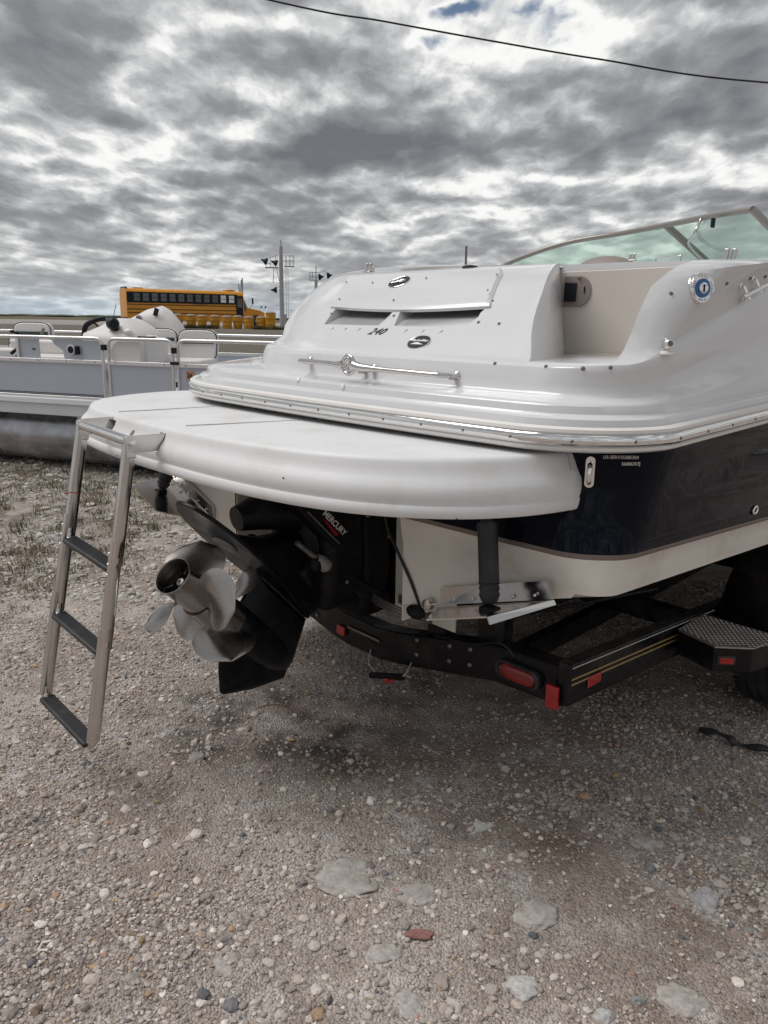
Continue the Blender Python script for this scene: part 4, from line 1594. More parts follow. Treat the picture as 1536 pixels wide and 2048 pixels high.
# ------------------------------------------------------------------ trim tabs
def trim_tab(sgn):
    X = lambda x: x * sgn
    t = link('trim_tab', None, boat, label='stainless trim tab with black hydraulic ram' if sgn > 0 else 'stainless trim tab half hidden under the platform')
    hz = lambda x: .715 + .33 * (x - .68)
    c = [(.68, .075, hz(.68) - .01), (1.115, .075, hz(1.115) - .005), (1.055, -.135, .842), (.835, -.135, .766)]
    th = .0025
    b = MB()
    b.add([(X(x), y, z + th) for x, y, z in c] + [(X(x), y, z - th) for x, y, z in c], [(0, 1, 2, 3), (7, 6, 5, 4), (0, 4, 5, 1), (1, 5, 6, 2), (2, 6, 7, 3), (3, 7, 4, 0)])
    b.build('tab_plate', M['steel'], t)
    b = MB()
    e0, e1 = Vector((X(1.117), .073, hz(1.117))), Vector((X(1.057), -.137, .845))
    b.add([e0, e1, e1 + Vector((X(.010), 0, -.019)), e0 + Vector((X(.008), 0, -.012)), e0 + Vector((X(.004), 0, 0)), e1 + Vector((X(.004), 0, 0)), e1 + Vector((X(.014), 0, -.019)), e0 + Vector((X(.012), 0, -.012))],
          [(0, 1, 2, 3), (7, 6, 5, 4), (0, 4, 5, 1), (1, 5, 6, 2), (2, 6, 7, 3), (3, 7, 4, 0)])
    b.build('tab_fin', M['steel'], t)
    b = MB()
    b.add([(X(.70), .072, .722), (X(1.11), .076, hz(1.11)), (X(1.095), .068, hz(1.11) + .052), (X(.70), .064, .782), (X(.70), .083, .722), (X(1.11), .087, hz(1.11)), (X(1.095), .083, hz(1.11) + .052), (X(.70), .083, .782)],
          [(0, 1, 2, 3), (7, 6, 5, 4), (0, 4, 5, 1), (1, 5, 6, 2), (2, 6, 7, 3), (3, 7, 4, 0)])
    bp2 = b.build('backing_plate', M['steel'], t)
    for k in range(5):
        MB().sphere((X(.76 + .075 * k), .067, hz(.76 + .075 * k) + .016), .0055, 8, 6).build('plate_screw', M['chrome'], bp2, angle=60)
    a0, a1 = Vector((X(.905), .030, 1.075)), Vector((X(.985), -.035, .815))
    ax_ = (a1 - a0).normalized()
    b = MB().lathe(a0, ax_, [(0, .020), (.03, .020), (.033, .031), (.06, .031), (.064, .029), (.20, .029), (.205, .031)] + [(.208 + .009 * k, .030 if k % 2 else .0265) for k in range(5)] + [(.255, .022), (.262, .013)], 24)
    b.build('tab_actuator', M['rubber'], t, angle=35)
    MB().box(a1 + Vector((0, 0, -.005)), (.05, .045, .035)).build('actuator_foot', M['blackm'], t, bevel=.006)
    MB().box(a0 + Vector((0, .02, .02)), (.05, .06, .06)).build('actuator_head', M['blackm'], t, bevel=.008)


trim_tab(1)
trim_tab(-1)
MB().lathe((.655, .07, .715), (0, -1, 0), [(0, .02), (.02, .018), (.022, .01)], 12).build('drain_plug', M['steel'], hull, angle=40)
MB().sphere((.60, .06, .672), .03, 14, 10, (1.3, .8, .8)).build('speed_sensor', M['blackm'], hull, angle=60)

# ------------------------------------------------------------------ trailer
tr = link('boat_trailer', None, label='black painted boat trailer with gold pinstripes under the navy and white boat', cat='trailer', loc=BOAT_O, rot=(0, 0, R(-47.3)))
SL = -.055


def tz(y):
    return .475 + SL * (y - .33)


for s in (1, -1):
    b = MB()
    b.bar((1.0 * s, .335, tz(.335)), (1.0 * s, 5.4, tz(5.4)), .05, .145)
    fr = b.build('side_rail', M['trailer'], tr, bevel=.006)
    b = MB()
    for dz, w in ((.020, .006), (.002, .006)):
        b.bar((1.0262 * s, .345, tz(.345) + dz), (1.0262 * s, 1.12, tz(1.12) + dz), .0015, w)
    b.build('gold_pinstripe', M['gold'], fr)
    MB().bar((1.0262 * s, .345, tz(.345) + .060), (1.0262 * s, 1.35, tz(1.35) + .060), .0015, .003).build('silver_pinstripe', M['silver_line'], fr)
    MB().box((1.029 * s, .475, tz(.475) - .012), (.006, .078, .036), mi=0).build('side_reflector', M['red'], fr, bevel=.003)
    if s > 0:
        MB().box((.975 * s, .318, .425), (.046, .014, .080)).build('corner_marker', M['red'], tr, bevel=.003)
b = MB()
V = [(-1.0, .455), (-.72, .440), (-.22, .330), (-.10, .312), (.10, .312), (.22, .330), (.72, .440), (1.0, .455)]
H2 = .068
vs, fs = [], []
for x, z in V:
    for y in (.345, .425):
        for dz in (-H2, H2):
            vs.append((x, y, z + dz))
for i in range(len(V) - 1):
    a, c = 4 * i, 4 * i + 4
    fs += [(a, c, c + 1, a + 1), (a + 2, a + 3, c + 3, c + 2), (a, a + 2, c + 2, c), (a + 1, c + 1, c + 3, a + 3)]
fs += [(0, 1, 3, 2), (len(vs) - 4, len(vs) - 2, len(vs) - 1, len(vs) - 3)]
b.add(vs, fs)
cb = b.build('rear_crossbeam', M['trailer'], tr, angle=25, bevel=.006)
for s in (1, -1):
    b = MB()
    N_ = 24
    rr = []
    for k in range(N_):
        t = 2 * math.pi * k / N_
        u = (.047 if math.cos(t) > 0 else -.047) + .026 * math.cos(t)
        rr.append((u, .026 * math.sin(t)))
    ox, oz = .822 * s, .443
    rows = [[(ox + u * k, y, oz + v * k) for u, v in rr] + [(ox + rr[0][0] * k, y, oz + rr[0][1] * k)] for k, y in ((1.28, .343), (1.28, .326), (1.10, .322), (1.04, .328))]
    b.grid(rows)
    tl = b.build('tail_light', M['rubber'], tr, angle=35, label='oval red tail light in a black rubber grommet')
    c = MB()
    rows = [[(ox + u * k, y, oz + v * k) for u, v in rr] + [(ox + rr[0][0] * k, y, oz + rr[0][1] * k)] for k, y in ((1.05, .330), (.98, .322), (.85, .3185), (.4, .317))]
    c.grid(rows)
    c.add([(ox + u * .4, .317, oz + v * .4) for u, v in rr], [tuple(range(N_))])
    c.build('tail_lens', M['red_dk'], tl, angle=50)
for x in (-.12, ):
    MB().box((x, .336, .302), (.050, .014, .040)).build('rear_marker', M['red'], tr, bevel=.003)
MB().box((.02, .338, .330), (.20, .003, .010)).build('plate_bracket', M['dull'], tr)
for x, z in ((-.55, .40), (-.30, .345), (.33, .372), (.50, .405), (.60, .425)):
    for dz in (-.03, .03):
        MB().sphere((x, .343, z + dz), .010, 8, 6, (1, .6, 1)).build('bolt_head', M['dull'], tr)
MB().tube(bez([(.80, .34, .50), (.74, .33, .53), (.60, .335, .48), (.42, .34, .455)], 6), .004, 6).build('light_cable', M['wire'], tr)
# posts, bunks, inner beams
for s in (1, -1):
    for x, w in ((.405, .10), (.665, .115)):
        ztop = .76 - .3 * (1.05 - x) - .02
        b = MB()
        b.bar((x * s, .40, .36 + (x - .4) * .25), (x * s, .40, ztop), w, .055, up=(0, 1, 0))
        b.build('bunk_post', M['trailer'], tr, bevel=.004)
    for x in (.405, .665):
        z = .73 - .3 * (1.05 - x) - .015
        MB().bar((x * s, .40, z), (x * s, 4.2, z - .13), .09, .045).build('bunk_board', M['blackm'], tr, bevel=.006)
    MB().bar((.62 * s, .5, .36), (.0, 5.9, .12), .05, .08).build('tongue_beam', M['trailer'], tr)
for y in (1.35, 2.6, 3.9):
    MB().bar((-1.0, y, tz(y) - .02), (1.0, y, tz(y) - .02), .06, .08).build('cross_member', M['trailer'], tr)
MB().tube(bez([(.62, 1.32, .50), (.3, .95, .42), (-.2, .8, .40), (-.6, 1.0, .44)], 6), .006, 8).build('brake_line', M['wire'], tr)
MB().tube(bez([(.80, 1.30, .52), (.40, .85, .40), (.0, .62, .36), (-.5, .9, .42)], 6), .008, 8).build('wiring_loom', M['wire'], tr)

# wheels and fenders
wheel_mb = MB()
prof = []
Rw, Ww = .335, .20
sh = [(-.100, .205), (-.103, .25), (-.098, .29), (-.088, .318), (-.078, .330)]
for x, r in sh:
    prof.append((x, r))
for k in range(4):
    x = -.066 + .044 * k
    prof += [(x - .012, .335), (x + .012, .335), (x + .016, .327), (x + .026, .327), (x + .030, .335)] if k < 3 else [(x - .012, .335), (x + .012, .335)]
for x, r in reversed(sh):
    prof.append((-x, r))


def wheel(s, y):
    w = link('wheel', None, tr)
    w.location = (1.185 * s, y, .335)
    o = MB().lathe((0, 0, 0), (1, 0, 0), prof, 64).build('tyre', M['rubber'], w, angle=25)
    g = MB()
    for k in range(60):
        a = 2 * math.pi * k / 60
        for sx in (-1, 1):
            c = Vector((sx * .083, math.cos(a) * .331, math.sin(a) * .331))
            g.box(c, (.030, .013, .010), Matrix.Rotation(a, 3, 'X'))
    g.build('tread_lugs', M['rubber'], o, kind='stuff')
    MB().lathe((.02 * s, 0, 0), (s, 0, 0), [(0, .20), (.078, .204), (.086, .196), (.070, .18), (.045, .15), (.055, .10), (.075, .055), (.10, .05), (.105, .01)], 36).build('rim', M['steel'], w, angle=35)


for s in (1, -1):
    for y in (1.76, 2.61):
        wheel(s, y)
    # fender: arches plus the tread-plate step at the rear
    b = MB()
    rows = []
    x0, x1 = 1.035, 1.335
    path = []
    for k in range(10):
        a = R(178 - k * 9.9)
        path.append((1.76 + .42 * math.cos(a), .36 + .40 * math.sin(a)))
    path += [(2.18, .765)]
    for k in range(10):
        a = R(90 - k * 9.7)
        path.append((2.61 + .42 * math.cos(a), .36 + .40 * math.sin(a)))
    rows = [[(x0 * s, y, z) for y, z in path], [((x1 - .03) * s, y, z) for y, z in path], [(x1 * s, y, z - .02) for y, z in path], [(x1 * s, y, z - .07) for y, z in path]]
    b.grid(rows)
    fo = b.build('fender', M['trailer'], tr, angle=35)
    sd = fo.modifiers.new('thick', 'SOLIDIFY')
    sd.thickness = .004
    poly = [(1.03, 1.235), (1.045, 1.01), (1.205, .965), (1.300, 1.055), (1.335, 1.235)]
    b = MB()
    b.prism(poly, .395, .4865, lambda u, v, h: (u * s, v, h))
    sp = b.build('fender_step', M['trailer'], tr, bevel=.003)
    b = MB()
    b.prism([(1.18 + (u - 1.18) * 1.015, 1.1 + (v - 1.1) * 1.02) for u, v in poly], .4868, .4925, lambda u, v, h: (u * s, v, h))
    pl = b.build('tread_plate', M['plate'], sp, label='bright diamond tread plate')
    b = MB()
    k = 0
    for i in range(30):
        for j in range(22):
            x, y = 1.045 + .0105 * i * 1.0, .985 + .0125 * j
            inside = x < 1.33 and y > .97 + max(0, (x - 1.205)) * .95 + .012 and y < 1.228 and y > 1.02 - (x - 1.045) * .28
            if not inside:
                continue
            a = R(45 if (i + j) % 2 else -45)
            b.sphere((x * s, y, .4925), .0058, 6, 4, (1, .3, .25)) if False else None
            ca, sa = math.cos(a) * .0052, math.sin(a) * .0052
            na, nb = -math.sin(a) * .0014, math.cos(a) * .0014
            vs = [(x * s - ca, y - sa, .4926), (x * s + na, y + nb, .4926), (x * s + ca, y + sa, .4926), (x * s - na, y - nb, .4926), (x * s, y, .4946)]
            b.add(vs, [(0, 1, 4), (1, 2, 4), (2, 3, 4), (3, 0, 4)])
    b.build('plate_bars', M['plate'], pl, kind='stuff', angle=0)
    # marker light on the rear face of the step, following its angle
    p0, p1 = Vector((1.205 * s, .963, .44)), Vector((1.30 * s, 1.053, .44))
    mid = p0.lerp(p1, .33)
    d_ = (p1 - p0).normalized()
    MB().bar(mid - d_ * .022, mid + d_ * .026, .016, .022).build('step_marker', M['red'], sp, bevel=.002)
    MB().bar(mid - d_ * .030, mid + d_ * .034, .008, .034).build('marker_bezel', M['rubber'], sp, bevel=.002)

# the loose light hanging on its wires
b = MB().box((.235, .275, .238), (.17, .022, .022), Matrix.Rotation(R(-14), 3, 'Y') @ Matrix.Rotation(R(10), 3, 'Z'))
hl = b.build('hanging_light', M['blackm'], tr, bevel=.004, label='loose marker light hanging on thin wires')
MB().box((.262, .262, .232), (.038, .020, .018), Matrix.Rotation(R(-14), 3, 'Y')).build('hanging_lens', M['red'], hl, bevel=.003)
MB().tube(bez([(.05, .36, .28), (.10, .30, .24), (.17, .28, .225)], 6), .0022, 6).build('light_wire', M['silver_line'], hl)
MB().tube(bez([(.30, .35, .30), (.32, .29, .27), (.28, .28, .24)], 6), .0022, 6).build('light_wire', M['silver_line'], hl)
MB().tube(bez([(.03, .35, .31), (.15, .31, .29), (.22, .28, .25)], 6), .0018, 6).build('light_wire', M['wire'], hl)

# ------------------------------------------------------------------ pontoon boat (local: x along its side to the right, y away from the camera)
pb = link('pontoon_boat', None, label='white pontoon boat with low railings parked on the gravel behind the swim platform', cat='boat',
          loc=(-2.94, 7.816, 0), rot=(0, 0, R(-19.15)))
for t_ in (.33, 2.1):
    MB().lathe((-6.5, t_, .345), (1, 0, 0), [(0, .05), (.25, .22), (.6, .29), (2.2, .292), (2.21, .297), (2.24, .297), (2.25, .29), (5.1, .29), (5.11, .296), (5.14, .296), (5.15, .29), (9.4, .29), (9.5, .26)], 48).build('pontoon', M['pontube'], pb, angle=35)
MB().box((-1.8, 1.2, .665), (9.4, 2.36, .06)).build('deck', M['alu'], pb, bevel=.006)
b = MB()
b.grid([[(-6.5, -.02, .775), (2.9, -.02, .775)], [(-6.5, -.045, .765), (2.9, -.045, .765)], [(-6.5, -.05, .72), (2.9, -.05, .72)], [(-6.5, -.035, .705), (2.9, -.035, .705)], [(-6.5, -.03, .60), (2.9, -.03, .60)], [(-6.5, .0, .59), (2.9, .0, .59)], [(-6.5, .03, .6), (2.9, .03, .6)], [(-6.5, .03, .775), (2.9, .03, .775)], [(-6.5, -.02, .775), (2.9, -.02, .775)]])
b.build('deck_extrusion', M['alu'], pb, angle=35)
for k in range(5):
    MB().box((-5.6 + k * 1.9 + (.06 if k == 2 else 0), .16, .545), (.74, .26, .10)).build('pontoon_bracket', M['alu_rail'], pb, bevel=.004)
for dz in (.790, .806, .822):
    MB().box((-3.2, -.004, dz), (6.7, .004, .006)).build('dark_stripe', M['ink'], pb)


def fence(s0, s1, t, label=None):
    f = link('fence_section', None, pb)
    zb, zm, ztp, r = .785, 1.150, 1.385, .055
    b = MB()
    b.tube([(s0, t, zb)] + bez([(s0, t, ztp - r * 1.6), (s0 + .01, t, ztp - r * .7), (s0 + r * .7, t, ztp - .008), (s0 + r * 1.6, t, ztp)], 4)[0:] + bez([(s1 - r * 1.6, t, ztp), (s1 - r * .7, t, ztp - .008), (s1 - .01, t, ztp - r * .7), (s1, t, ztp - r * 1.6)], 4) + [(s1, t, zb)], .0165, 10, up=(0, 1, 0))
    b.build('rail_tube', M['alu_rail'], f, angle=60)
    MB().box(((s0 + s1) / 2, t, zm), (s1 - s0, .028, .040)).build('mid_rail', M['alu_rail'], f, bevel=.004)
    MB().box(((s0 + s1) / 2, t, zb), (s1 - s0, .028, .030)).build('bottom_rail', M['alu_rail'], f, bevel=.004)
    MB().box(((s0 + s1) / 2, t + .002, (zb + zm) / 2 + .01), (s1 - s0 - .03, .006, zm - zb - .02)).build('fence_panel', M['panel'], f)
    n = max(2, int((s1 - s0) / .34))
    for k in range(n):
        x = s0 + .09 + (s1 - s0 - .18) * k / (n - 1)
        MB().sphere((x, t - .016, zm + .002), .007, 8, 6, (1, .5, 1)).build('rail_rivet', M['dull'], f)
    return f


f1 = fence(-4.3, .135, 0)
f2 = fence(.205, .945, 0)
f3 = fence(1.005, 2.6, 0)
fence(-4.3, -.9, 2.38)
fence(-.8, 1.1, 2.38)
fence(1.15, 2.6, 2.38)
for x, z in ((.165, 1.30), (.975, 1.29), (.975, 1.17)):
    MB().box((x, -.012, z), (.05 if z != 1.17 else .085, .045, .055 if z != 1.17 else .030)).build('gate_latch', M['ink'], pb, bevel=.004)
MB().box((-.79, .015, 1.265), (.26, .012, .20)).build('fence_panel', M['panel'], f1)
MB().box((-.925, .0, 1.265), (.035, .02, .22)).build('fence_post', M['alu_rail'], f1)
MB().box((-.725, .006, 1.262), (.03, .01, .014)).build('panel_knob', M['ink'], f1)
pr = [(-.47, 1.165), (.11, 1.165), (.11, 1.31), (.06, 1.362), (-.50, 1.365), (-.46, 1.31), (-.36, 1.255), (-.35, 1.165)]
MB().prism(pr, .012, .03, lambda u, v, h: (u, h, v)).build('fence_panel', M['panel'], f1)
pr = [(.24, 1.165), (.56, 1.165), (.56, 1.36), (.31, 1.36), (.26, 1.33), (.235, 1.28)]
MB().prism(pr, .012, .03, lambda u, v, h: (u, h, v)).build('fence_panel', M['panel_w'], f2, label='cream infill panel')
# docking light
dk = MB().lathe((-.235, -.025, 1.268), (0, 1, 0), [(0, .030), (.006, .052), (.04, .048), (.05, .04)], 20).build('docking_light', M['alu_rail'], f1, angle=40)
MB().lathe((-.235, -.030, 1.268), (0, 1, 0), [(0, .020), (.004, .036), (.008, .036)], 18).build('light_lens', M['ink'], dk, angle=40)
MB().box((-.165, -.01, 1.262), (.03, .05, .085)).build('light_bracket', M['ink'], dk, bevel=.004)
# registration sticker and lettering
st_ = MB().box((1.13, -.006, 1.060), (.082, .004, .082)).build('registration_sticker', mat('sticker_orange', (.50, .24, .16), rough=.5), f3)
text('sticker_lettering', '26', .062, M['ink'], st_, (1.13, -.0095, 1.058), (1, 0, 0), (0, 0, 1), weight=.0015)
text('boat_lettering', 'Misty', .15, M['ink'], f3, (1.21, -.008, 1.035), (1, 0, 0), (0, 0, 1), shear=.45, align='LEFT')


def seat(x, y, w, z0, z1, yaw, label=None, d=.10):
    s_ = link('deck_seat', None, pb, label=label)
    s_.location = (x, y, 0)
    s_.rotation_euler = (0, 0, yaw)
    n = 28
    rows = []
    for h, k in ((-d / 2, .90), (-d / 2 + .015, .97), (0, 1.0), (d / 2 - .015, .97), (d / 2, .90)):
        row = []
        for i in range(n):
            t = 2 * math.pi * i / n
            cx, cz = math.cos(t), math.sin(t)
            px = w / 2 * k * (abs(cx) ** .5) * (1 if cx > 0 else -1)
            pz = (z1 - z0) / 2 * k * (abs(cz) ** .45) * (1 if cz > 0 else -1)
            taper = 1 - .10 * max(0, -cz)
            row.append((px * taper, h + .04 * (pz / (z1 - z0)), (z0 + z1) / 2 + pz))
        rows.append(row + [row[0]])
    b = MB().grid(rows)
    b.add(rows[0][:-1], [tuple(range(n))])
    b.add(rows[-1][:-1], [tuple(range(n))])
    bk = b.build('backrest', M['vinyl'], s_, angle=50)
    pp = [(p[0] * 1.01, p[1], p[2]) for p in rows[1][:-1]]
    MB().tube(pp, .006, 6, closed=True, up=(0, 1, 0)).build('piping', M['ink'], bk, angle=60)
    MB().box((0, -d / 2 - .003, z1 - (z1 - z0) * .36), (w * .86, .012, (z1 - z0) * .11)).build('green_band', M['green_v'], bk, bevel=.003)
    MB().box((0, -.26, z0 + .01), (w * .98, .50, .11)).build('seat_cushion', M['vinyl'], s_, bevel=.03, seg=3)
    MB().cyl((0, -.2, .70), (0, -.2, z0), .05, 16).build('pedestal', M['alu_rail'], s_)
    return s_


seat(-1.74, 1.1, .52, 1.16, 1.52, R(8))
seat(.50, 1.15, .46, 1.10, 1.475, R(12))
seat(-2.6, 1.9, .6, 1.05, 1.34, R(0))
seat(-.95, 1.75, .46, 1.12, 1.50, R(-6))
seat(-.30, 1.6, .44, 1.12, 1.47, R(10))
# bench along the inside with a tall arm
bn_ = link('bench', None, pb)
MB().box((.02, .62, 1.29), (.62, .14, .24)).build('bench_back', M['vinyl'], bn_, bevel=.03, seg=3)
MB().box((.02, .545, 1.245), (.60, .012, .062)).build('green_band', M['green_v'], bn_)
MB().box((.36, .50, 1.18), (.13, .40, .42)).build('bench_arm', M['vinyl'], bn_, bevel=.03, seg=3)
MB().box((.06, .40, 1.10), (.50, .34, .12)).build('bench_cushion', M['vinyl'], bn_, bevel=.035, seg=3)
MB().box((-.86, .55, 1.11), (.9, .42, .14)).build('bench_cushion', M['vinyl'], bn_, bevel=.035, seg=3)
MB().box((-1.0, .74, 1.25), (1.4, .14, .16)).build('bench_back', M['vinyl'], bn_, bevel=.03, seg=3)
# helm console
cs = link('helm_console', None, pb)
b = MB()
rows = []
for z, x0, x1, y0, y1 in ((.70, -.42, .22, .30, 1.0), (1.20, -.44, .24, .30, 1.0), (1.36, -.48, .27, .30, 1.02), (1.42, -.48, .24, .34, 1.0), (1.50, -.30, .12, .45, .95), (1.565, -.22, .0, .55, .9), (1.58, -.16, -.05, .62, .85)):
    row = []
    for i in range(28):
        t = 2 * math.pi * i / 28
        cx, cy = math.cos(t), math.sin(t)
        row.append(((x0 + x1) / 2 + (x1 - x0) / 2 * (abs(cx) ** .55) * (1 if cx > 0 else -1), (y0 + y1) / 2 + (y1 - y0) / 2 * (abs(cy) ** .55) * (1 if cy > 0 else -1), z))
    rows.append(row + [row[0]])
b.grid(rows)
b.add(rows[-1][:-1], [tuple(range(28))])
b.build('console_body', M['vinyl'], cs, angle=50)
MB().tube(bez([(-.50, .5, 1.38), (-.46, .5, 1.50), (-.36, .55, 1.56), (-.28, .6, 1.575)], 5), .028, 10).build('windscreen_trim', M['ink'], cs, angle=60)
MB().tube([(-.50 + .08 * math.cos(t) * .3, .62 + .11 * math.sin(t), 1.46 + .07 * math.cos(t) * .9) for t in [2 * math.pi * k / 22 for k in range(22)]], .012, 8, closed=True).build('steering_wheel', M['ink'], cs, angle=60)
MB().cyl((-.08, .40, 1.44), (-.02, .40, 1.60), .004, 6).build('antenna_whip', M['ink'], cs)
MB().cyl((-.02, .40, 1.60), (.02, .40, 1.72), .003, 6).build('antenna_whip', M['ink'], cs)
MB().sphere((-.085, .40, 1.435), .02, 10, 8).build('antenna_base', M['chrome'], cs)
spk = MB().lathe((-.06, .42, 1.525), (.70, -.70, .0), [(0, .02), (.004, .060), (.02, .066), (.10, .062), (.13, .045)], 24).build('round_speaker', M['ink'], cs, angle=40)
MB().bar((-.02, .42, 1.36), (0, .42, 1.48), .07, .06).build('speaker_stem', M['ink'], cs, bevel=.005)
MB().sphere((.14, .40, 1.44), .05, 14, 10, (1.2, .8, .8)).build('white_float', M['cap_white'], cs, angle=60)
MB().box((.55, .15, 1.402), (.18, .05, .018)).build('black_hinge', M['ink'], f2)
for k in range(4):
    MB().sphere((-1.03 + .035 * k, .05 + .02 * k, 1.43 - .012 * k), .022, 8, 6, (1.3, 1, .8)).build('rope_lump', M['ink'], pb, angle=60)
for k in range(5):
    MB().sphere((-.72 + .05 * k, 1.3, 1.47 + .02 * (k % 2)), .03, 8, 6, (1.4, 1, .8)).build('folded_cover_lump', M['ink'], pb, angle=60)
MB().tube(bez([(-1.12, .10, 1.20), (-1.05, .12, 1.25), (-.98, .12, 1.24), (-1.04, .14, 1.18), (-1.10, .15, 1.17)], 6), .018, 8).build('dark_rope', M['ink'], pb, angle=60)
MB().bar((-.70, .10, 1.40), (-.66, .10, 1.47), .02, .03).build('rod_holder', M['tan'], pb, bevel=.004)
# outboard cowl seen over the bench
ob = link('outboard_motor', None, pb, label='white outboard motor cowling tilted above the bench', loc=(-1.02, -.1, 0))
b = MB()
rows = []
for x, w, zlo, zhi in ((-.55, .10, 1.50, 1.52), (-.40, .16, 1.44, 1.60), (-.18, .18, 1.38, 1.70), (.02, .18, 1.32, 1.745), (.12, .18, 1.22, 1.70), (.26, .17, 1.08, 1.56), (.36, .15, 1.02, 1.38), (.40, .10, 1.02, 1.25)):
    rows.append([(x, 2.75 + w * math.cos(t), (zlo + zhi) / 2 + (zhi - zlo) / 2 * math.sin(t)) for t in [2 * math.pi * k / 20 for k in range(20)]])
b.grid([r_ + [r_[0]] for r_ in rows])
b.add(rows[0], [tuple(range(20))])
b.add(rows[-1], [tuple(range(20))])
b.build('motor_cowl', M['vinyl'], ob, angle=50)
MB().sphere((-.22, 2.56, 1.58), .045, 12, 8, (1, .4, 1)).build('cowl_badge', M['dull'], ob)
MB().box((.05, 2.57, 1.66), (.06, .02, .10), Matrix.Rotation(R(20), 3, 'Y')).build('cowl_vent', M['ink'], ob)
MB().bar((.22, 2.75, 1.10), (.30, 2.75, .45), .14, .16).build('motor_leg', M['blackm'], ob, bevel=.02)

# ------------------------------------------------------------------ school bus on the raised ground
GZ = .86
bus = link('school_bus', None, label='yellow school bus seen side on, standing on the raised ground beyond the pontoon boat', cat='bus',
           loc=(-20.95, 64.0, GZ), rot=(0, 0, math.atan2(.515, .857)))
W = 2.35
bus.scale = (.845, 1, 1.03)
b = MB()
sec = [(0, .45), (0, 2.35), (.06, 2.62), (.22, 2.80), (.55, 2.88), (W / 2, 2.90), (W - .55, 2.88), (W - .22, 2.80), (W - .06, 2.62), (W, 2.35), (W, .45)]
rows = [[(x, y, z - (0 if x > .1 else .0)) for y, z in sec] for x in (0, .06, 11.7)]
b.grid([[(x, y, z) for y, z in sec] for x in (0.0, 11.75)])
b.add([(0, y, z) for y, z in sec], [tuple(range(len(sec)))])
b.add([(11.75, y, z) for y, z in sec], [tuple(range(len(sec)))])
b.add([(0, 0, .45), (11.75, 0, .45), (11.75, W, .45), (0, W, .45)], [(0, 1, 2, 3)])
body = b.build('bus_body', M['yellow'], bus, angle=35)
MB().box((5.55, -.012, 2.20), (11.0, .02, .82)).build('window_band', M['ink'], bus)
for k in range(12):
    x = .95 + k * .86
    wf = MB().box((x + .02, -.028, 2.22), (.66 if k else .72, .012, .66)).build('bus_window', M['ink'], bus)
    MB().box((x + .02, -.036, 2.38), (.56, .006, .27)).build('window_pane', M['bus_glass'] if k < 10 else M['cap_white'], wf)
    MB().box((x + .02, -.036, 2.07), (.56, .006, .27)).build('window_pane', M['bus_glass'] if k < 10 else M['cap_white'], wf)
for z in (1.66, 1.30, 1.02):
    MB().box((5.6, -.012, z), (11.2, .02, .055)).build('rub_strip', M['ink'], bus)
MB().box((11.28, -.02, 1.55), (.72, .03, 1.9)).build('entry_door', M['ink'], bus)
dr = MB().box((11.30, -.04, 1.95), (.50, .01, .75)).build('door_pane', M['bus_glass'], bus)
b = MB()
hp_ = [(11.75, 2.45), (12.15, 1.66), (12.35, 1.55), (13.6, 1.38), (14.1, 1.20), (14.2, .50), (11.75, .50)]
b.prism(hp_, .18, W - .18, lambda u, v, h: (u, h, v))
b.build('hood', M['yellow'], bus, bevel=.05, seg=3)
MB().add([(11.76, .15, 2.42), (12.16, .15, 1.66), (12.16, W - .15, 1.66), (11.76, W - .15, 2.42), (11.74, .15, 2.40), (12.13, .15, 1.63), (12.13, W - .15, 1.63), (11.74, W - .15, 2.40)],
         [(0, 1, 2, 3), (7, 6, 5, 4), (0, 4, 5, 1), (1, 5, 6, 2), (2, 6, 7, 3), (3, 7, 4, 0)]).build('windscreen', M['bus_glass'], bus)
MB().prism([(11.72, 2.30), (12.10, 1.62), (12.06, 1.30), (11.74, 1.30)], .165, .18, lambda u, v, h: (u, h, v)).build('quarter_window', M['bus_glass'], bus)
for x in (4.15, 13.1):
    w = link('bus_wheel', None, bus)
    for y in (.14, W - .14):
        t_ = MB().lathe((x, y - .14, .50), (0, 1, 0), [(0, .40), (.02, .48), (.05, .50), (.25, .50), (.28, .48), (.3, .3)], 28).build('tyre', M['rubber'], w, angle=35)
        MB().lathe((x, y - .15, .50), (0, 1, 0), [(0, .10), (.05, .27), (.08, .28)], 20).build('rim', M['mast'], w, angle=35)
MB().lathe((4.15, -.015, .56), (0, 1, 0), [(0, .62), (.03, .62)], 28).build('wheel_arch', M['ink'], bus)
MB().box((-.08, W / 2, .55), (.18, W, .22)).build('rear_bumper', M['ink'], bus)
MB().box((14.28, W / 2, .55), (.18, W, .28)).build('front_bumper', M['ink'], bus)
for y in (-.25, W + .25):
    MB().tube([(12.4, y * .6 + .3, 1.5), (12.6, y, 1.9), (12.6, y, 2.2)], .02, 6).build('mirror_arm', M['ink'], bus)
    MB().box((12.6, y, 2.12), (.10, .22, .50)).build('mirror', M['ink'], bus, bevel=.02)
for dx in (13.55, 14.0):
    MB().tube([(dx - .1, .2, 1.3), (dx + .15, .05, 1.62)], .015, 6).build('mirror_arm', M['ink'], bus)
    MB().sphere((dx + .15, .05, 1.66), .09, 8, 6).build('mirror', M['ink'], bus)
MB().box((.12, W / 2, 2.93), (.12, W * .8, .10)).build('marker_rail', M['ink'], bus)
MB().box((1.4, W / 2, 2.93), (.9, .7, .07)).build('roof_hatch', M['yellow'], bus)
MB().box((10.7, W / 2, 2.96), (.9, 1.2, .10)).build('roof_cap', M['yellow'], bus, bevel=.03)
text('bus_lettering', 'SCHOOL DISTRICT', .17, M['ink'], bus, (7.2, -.026, 1.79), (1, 0, 0), (0, 0, 1), ext=.002)

